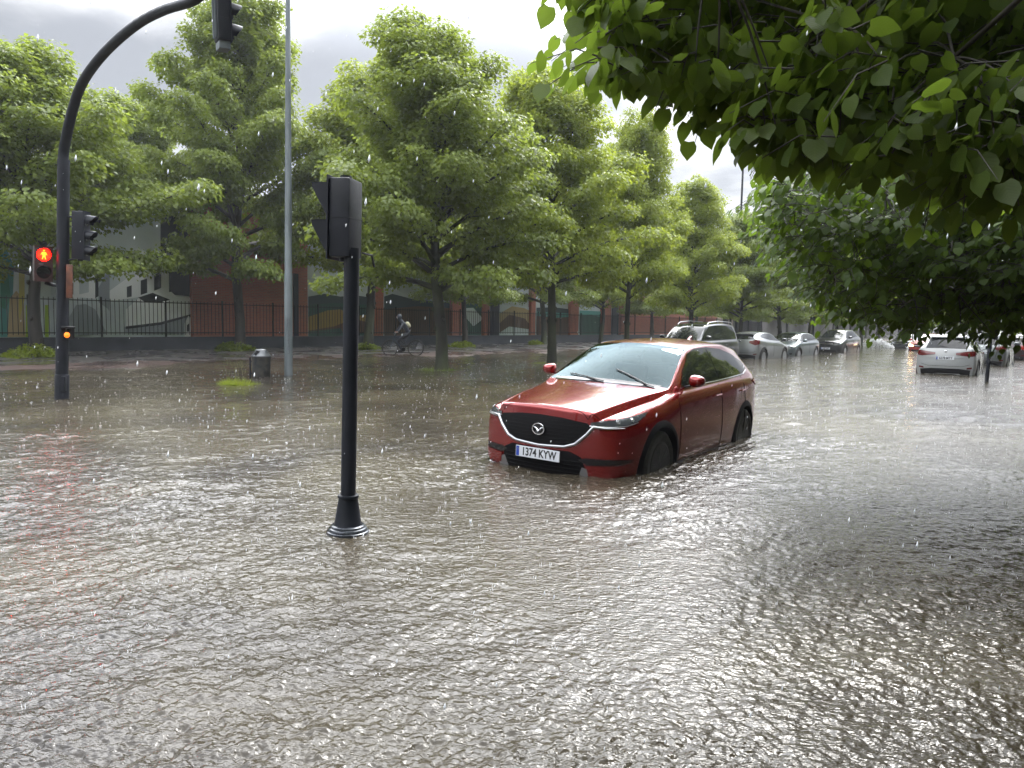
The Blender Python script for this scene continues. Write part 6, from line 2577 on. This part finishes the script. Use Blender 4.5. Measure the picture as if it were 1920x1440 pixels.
def in_poly(x, y, poly):
    c = False
    n = len(poly)
    for i in range(n):
        x1, y1 = poly[i]
        x2, y2 = poly[i - 1]
        if (y1 > y) != (y2 > y) and x < (x2 - x1) * (y - y1) / (y2 - y1) + x1:
            c = not c
    return c


q = np.random.default_rng(21)
# --- the nearest crown: hangs over the camera from a trunk on the right
cl1 = []
poly1 = [(1130, -260), (1150, 40), (1160, 130), (1210, 165), (1300, 170), (1390, 225), (1440, 265), (1520, 275), (1600, 330), (1780, 350), (1990, 370), (2080, 100), (2080, -260)]
k = 0
while k < 520:
    px, py = q.uniform(1165, 2080), q.uniform(-260, 370)
    if in_poly(px, py, poly1):
        d = q.uniform(2.9, 5.2) if py < 140 else q.uniform(2.7, 4.2)
        cl1.append((at(px, py - 42, d), .26, 30))
        k += 1
for (px, py, d) in ((1105, -25, 2.9), (1125, 115, 2.8), (1130, 60, 3.0), (1165, 25, 2.7), (1180, 140, 2.8), (1330, 190, 2.9), (1290, 150, 2.8), (1440, 268, 2.8), (1420, 282, 3.0), (1500, 275, 3.1), (1660, 310, 2.7), (1560, 285, 2.9), (1850, 290, 2.6), (1780, 270, 2.7), (1900, 300, 2.8)):
    cl1.append((at(px + 14, py - 35, d), .16, 13))
T1 = (3.1, -.2)
# the rest of this crown, above and behind the camera
k = 0
while k < 480:
    a, r = q.uniform(0, 6.283), 4.3 * math.sqrt(q.random())
    z = q.uniform(2.9, 8.5)
    if r > 4.4 * (1 - ((z - 3.2) / 5.6) ** 2 * .75 if z > 3.2 else 1):
        continue
    x, y = T1[0] + r * math.cos(a), T1[1] + r * math.sin(a)
    if math.hypot(x, y) < 1.3 and z < 4:
        continue
    if y > .8 and (960 + x / max(y, .1) * 1400) < 1120 and z < 1.5 + .46 * y + .5:
        continue
    cl1.append((np.array([x, y, z]), .4, 24))
    k += 1
lt1 = [(2.6, at(1160, 60, 3.0)), (2.9, at(1400, 200, 3.4)), (2.4, at(1650, 240, 3.3)), (3.2, at(1300, -60, 4.6)), (3.4, at(1550, 60, 4.8)), (2.7, at(1850, 200, 3.2)), (3.6, at(1800, -100, 4.5)),
       (3.3, (0, -2.2, 5)), (3.0, (5.5, -2, 4.5)), (3.5, (6, 1.5, 5)), (4, (3, 1, 7.5)), (3.6, (1, 1, 6.5)), (3.3, (2.5, -3.5, 4.6))]
leafy_tree('linden_tree', 'closest linden, its big heart-shaped leaves hanging into the top right of the view', T1, 8.5, 5, cl1, LEAF_NEAR, .092, 20, lt1)

# --- the second crown, a few metres further
cl2 = []
poly2 = [(1440, 345), (1430, 395), (1470, 440), (1500, 480), (1540, 540), (1580, 575), (1640, 590), (1700, 600), (1760, 610), (1840, 615), (1930, 610), (2200, 600), (2200, 200), (1900, 230), (1700, 290), (1560, 330), (1500, 335)]
k = 0
while k < 1050:
    px, py = q.uniform(1420, 2200), q.uniform(200, 615)
    if in_poly(px, py, poly2):
        lo = 6.0 if py < 520 else 6.6
        cl2.append((at(px, py, q.uniform(lo, 9.8)), .28, 30))
        k += 1
for (px, py, d) in ((1432, 372, 6.4), (1450, 395, 6.3), (1492, 470, 6.4), (1530, 548, 6.6), (1560, 562, 6.6), (1650, 592, 6.2), (1720, 603, 6.2), (1800, 618, 6.5), (1860, 624, 6.4), (1480, 352, 6.2)):
    cl2.append((at(px, py, d), .16, 12))
T2 = (7.6, 6.0)
k = 0
while k < 420:
    a, r = q.uniform(0, 6.283), 4.0 * math.sqrt(q.random())
    z = q.uniform(2.4, 8.5)
    if r > 4.1 * (1 - ((z - 3.2) / 5.6) ** 2 * .8 if z > 3.2 else 1):
        continue
    x, y = T2[0] + r * math.cos(a), T2[1] + r * math.sin(a)
    px = 960 + x / y * 1400
    pyv = 720 - (z - 1.5) / y * 1400 - 118
    if px < 1500 and pyv > 60:
        continue
    cl2.append((np.array([x, y, z]), .42, 26))
    k += 1
lt2 = [(2.2, at(1450, 380, 6.8)), (1.9, at(1560, 520, 7.2)), (2.6, at(1500, 330, 8)), (1.8, at(1700, 570, 7)), (2.4, at(1650, 420, 7.5)), (3, at(1650, 250, 8.5)), (1.9, at(1850, 590, 7.4)), (2.8, at(1850, 350, 8)), (3.2, at(1950, 200, 9)),
       (3, (9.5, 8.5, 5)), (3.2, (10.5, 5, 5)), (3.5, (7.5, 6, 8)), (2.8, (7, 3.4, 4.5)), (3, (5.6, 5, 5.8))]
leafy_tree('linden_tree', 'second overhanging linden on the right, smaller darker leaves reaching down towards the white car', T2, 8.5, 8, cl2, LEAF_MID, .08, 20, lt2, seed=8)

# two unseen kerb-row lindens added behind the camera to darken car flank and water
x, y, z = un(-8, -2.6)
put_tree(0, x, y, -.14, 1.0, 3.3, 'added linden of the right kerb row, unseen just behind the viewer, mirrored in the red car flank', 'linden trees along the right kerb', .8)
for k, u in enumerate((11, 18, 25, 32, 39)):  # inner row added out of view, blocking the sky mirrored by the car flank
    x, y, z = un(u, -5.9)
    put_tree(3, x, y, -.14, 1.05, k * 1.3, f'{["first", "second", "third", "fourth", "fifth"][k]} tall linden of an added unseen row on the right, darkening the red car flank', 'linden trees along the right kerb', .9)
x, y, z = un(-1, -5.6)
put_tree(2, x, y, -.14, 1.05, 5.3, 'added linden of the right kerb row, unseen close beside the viewer, mirrored in the red car flank', 'linden trees along the right kerb', .85)
# ================================================================== RAIN
q = np.random.default_rng(77)
n = 1900
y = 1.6 + 20 * q.random(n) ** 1.25
x = q.uniform(-.78, .78, n) * (y + .4)
z = 1.5 + q.uniform(-.62, .62, n) * y
ok = (z > .03) & (z < 9)
x, y, z = x[ok], y[ok], z[ok]
n = len(x)
# small stretched drop, 8 faces
DV = np.array([(0, 0, 1.5), (1, 0, 0), (0, 1, 0), (-1, 0, 0), (0, -1, 0), (0, 0, -1.1)], float)
DF = np.array([(0, 1, 2), (0, 2, 3), (0, 3, 4), (0, 4, 1), (5, 2, 1), (5, 3, 2), (5, 4, 3), (5, 1, 4)])
s = q.uniform(.0016, .0040, n)
T = np.zeros((n, 3))
V = DV[None] * s[:, None, None] * np.array([.85, .85, 2.0]) + np.stack([x, y, z], -1)[:, None, :]
# a slight slant with the wind
V[:, :, 0] += (V[:, :, 2] - z[:, None]) * .12
Fc = (DF[None] + (np.arange(n) * 6)[:, None, None]).reshape(-1, 3)
drop_m = bpy.data.materials.new('rain_drop')
drop_m.use_nodes = True
t = drop_m.node_tree
b = t.nodes['Principled BSDF']
b.inputs['Base Color'].default_value = (.9, .92, .95, 1)
b.inputs['Roughness'].default_value = .2
tr = t.nodes.new('ShaderNodeBsdfTranslucent')
tr.inputs[0].default_value = (.95, .97, 1, 1)
ms = t.nodes.new('ShaderNodeMixShader')
ms.inputs[0].default_value = .5
t.links.new(b.outputs[0], ms.inputs[1])
t.links.new(tr.outputs[0], ms.inputs[2])
t.links.new(ms.outputs[0], t.nodes['Material Output'].inputs[0])
tag(np_mesh('rain', V.reshape(-1, 3), Fc, drop_m, smooth=True), 'falling rain drops caught as small white specks', None, None, 'stuff')

# splash crowns on the water
n = 5200
r = 3.0 + 26 * q.random(n) ** .75
a = q.uniform(R(-40), R(40), n)
P = np.stack([r * np.sin(a), r * np.cos(a), np.full(n, .002)], -1)
nn_ = P[:, 0] * N_[0] + P[:, 1] * N_[1]
P = P[nn_ < 19.5]
n = len(P)
kk = 5
vs = []
fs = []
ang = q.uniform(0, 6.283, n)
sz = q.uniform(.004, .012, n)
hh = q.uniform(.004, .016, n) * (q.random(n) ** 1.5 * 1.3 + .4)
CV = []
for j in range(kk):
    th = 2 * math.pi * j / kk
    CV += [(math.cos(th), math.sin(th), -.3), (math.cos(th + .5), math.sin(th + .5), -.3), (1.5 * math.cos(th + .25), 1.5 * math.sin(th + .25), 1.0)]
CV = np.array(CV)
CF = np.array([(3 * j, 3 * j + 1, 3 * j + 2) for j in range(kk)])
jit = q.uniform(.3, 1.4, (n, len(CV)))
V = np.stack([CV[None, :, 0] * np.cos(ang)[:, None] - CV[None, :, 1] * np.sin(ang)[:, None], CV[None, :, 0] * np.sin(ang)[:, None] + CV[None, :, 1] * np.cos(ang)[:, None], CV[None, :, 2] * jit], -1)
V[:, :, 0] *= sz[:, None]
V[:, :, 1] *= sz[:, None]
V[:, :, 2] *= hh[:, None]
V += P[:, None, :]
Fc = (CF[None] + (np.arange(n) * len(CV))[:, None, None]).reshape(-1, 3)
tag(np_mesh('rain_splashes', V.reshape(-1, 3), Fc, drop_m), 'tiny splashes where the rain hits the flood', None, None, 'stuff')
# ================================================================== RAINY AIR
hm = bpy.data.materials.new('rain_haze')
hm.use_nodes = True
t = hm.node_tree
t.nodes.remove(t.nodes['Principled BSDF'])
pv = t.nodes.new('ShaderNodeVolumePrincipled')
pv.inputs['Color'].default_value = (.86, .90, .95, 1)
pv.inputs['Density'].default_value = .0006
pv.inputs['Anisotropy'].default_value = .2
t.links.new(pv.outputs[0], t.nodes['Material Output'].inputs['Volume'])
mb = MB()
mb.box((60, 110, 8), (420, 320, 20))
ho = mb.build('haze', hm)
tag(ho, 'thin grey rain haze filling the street', None, None, 'stuff')
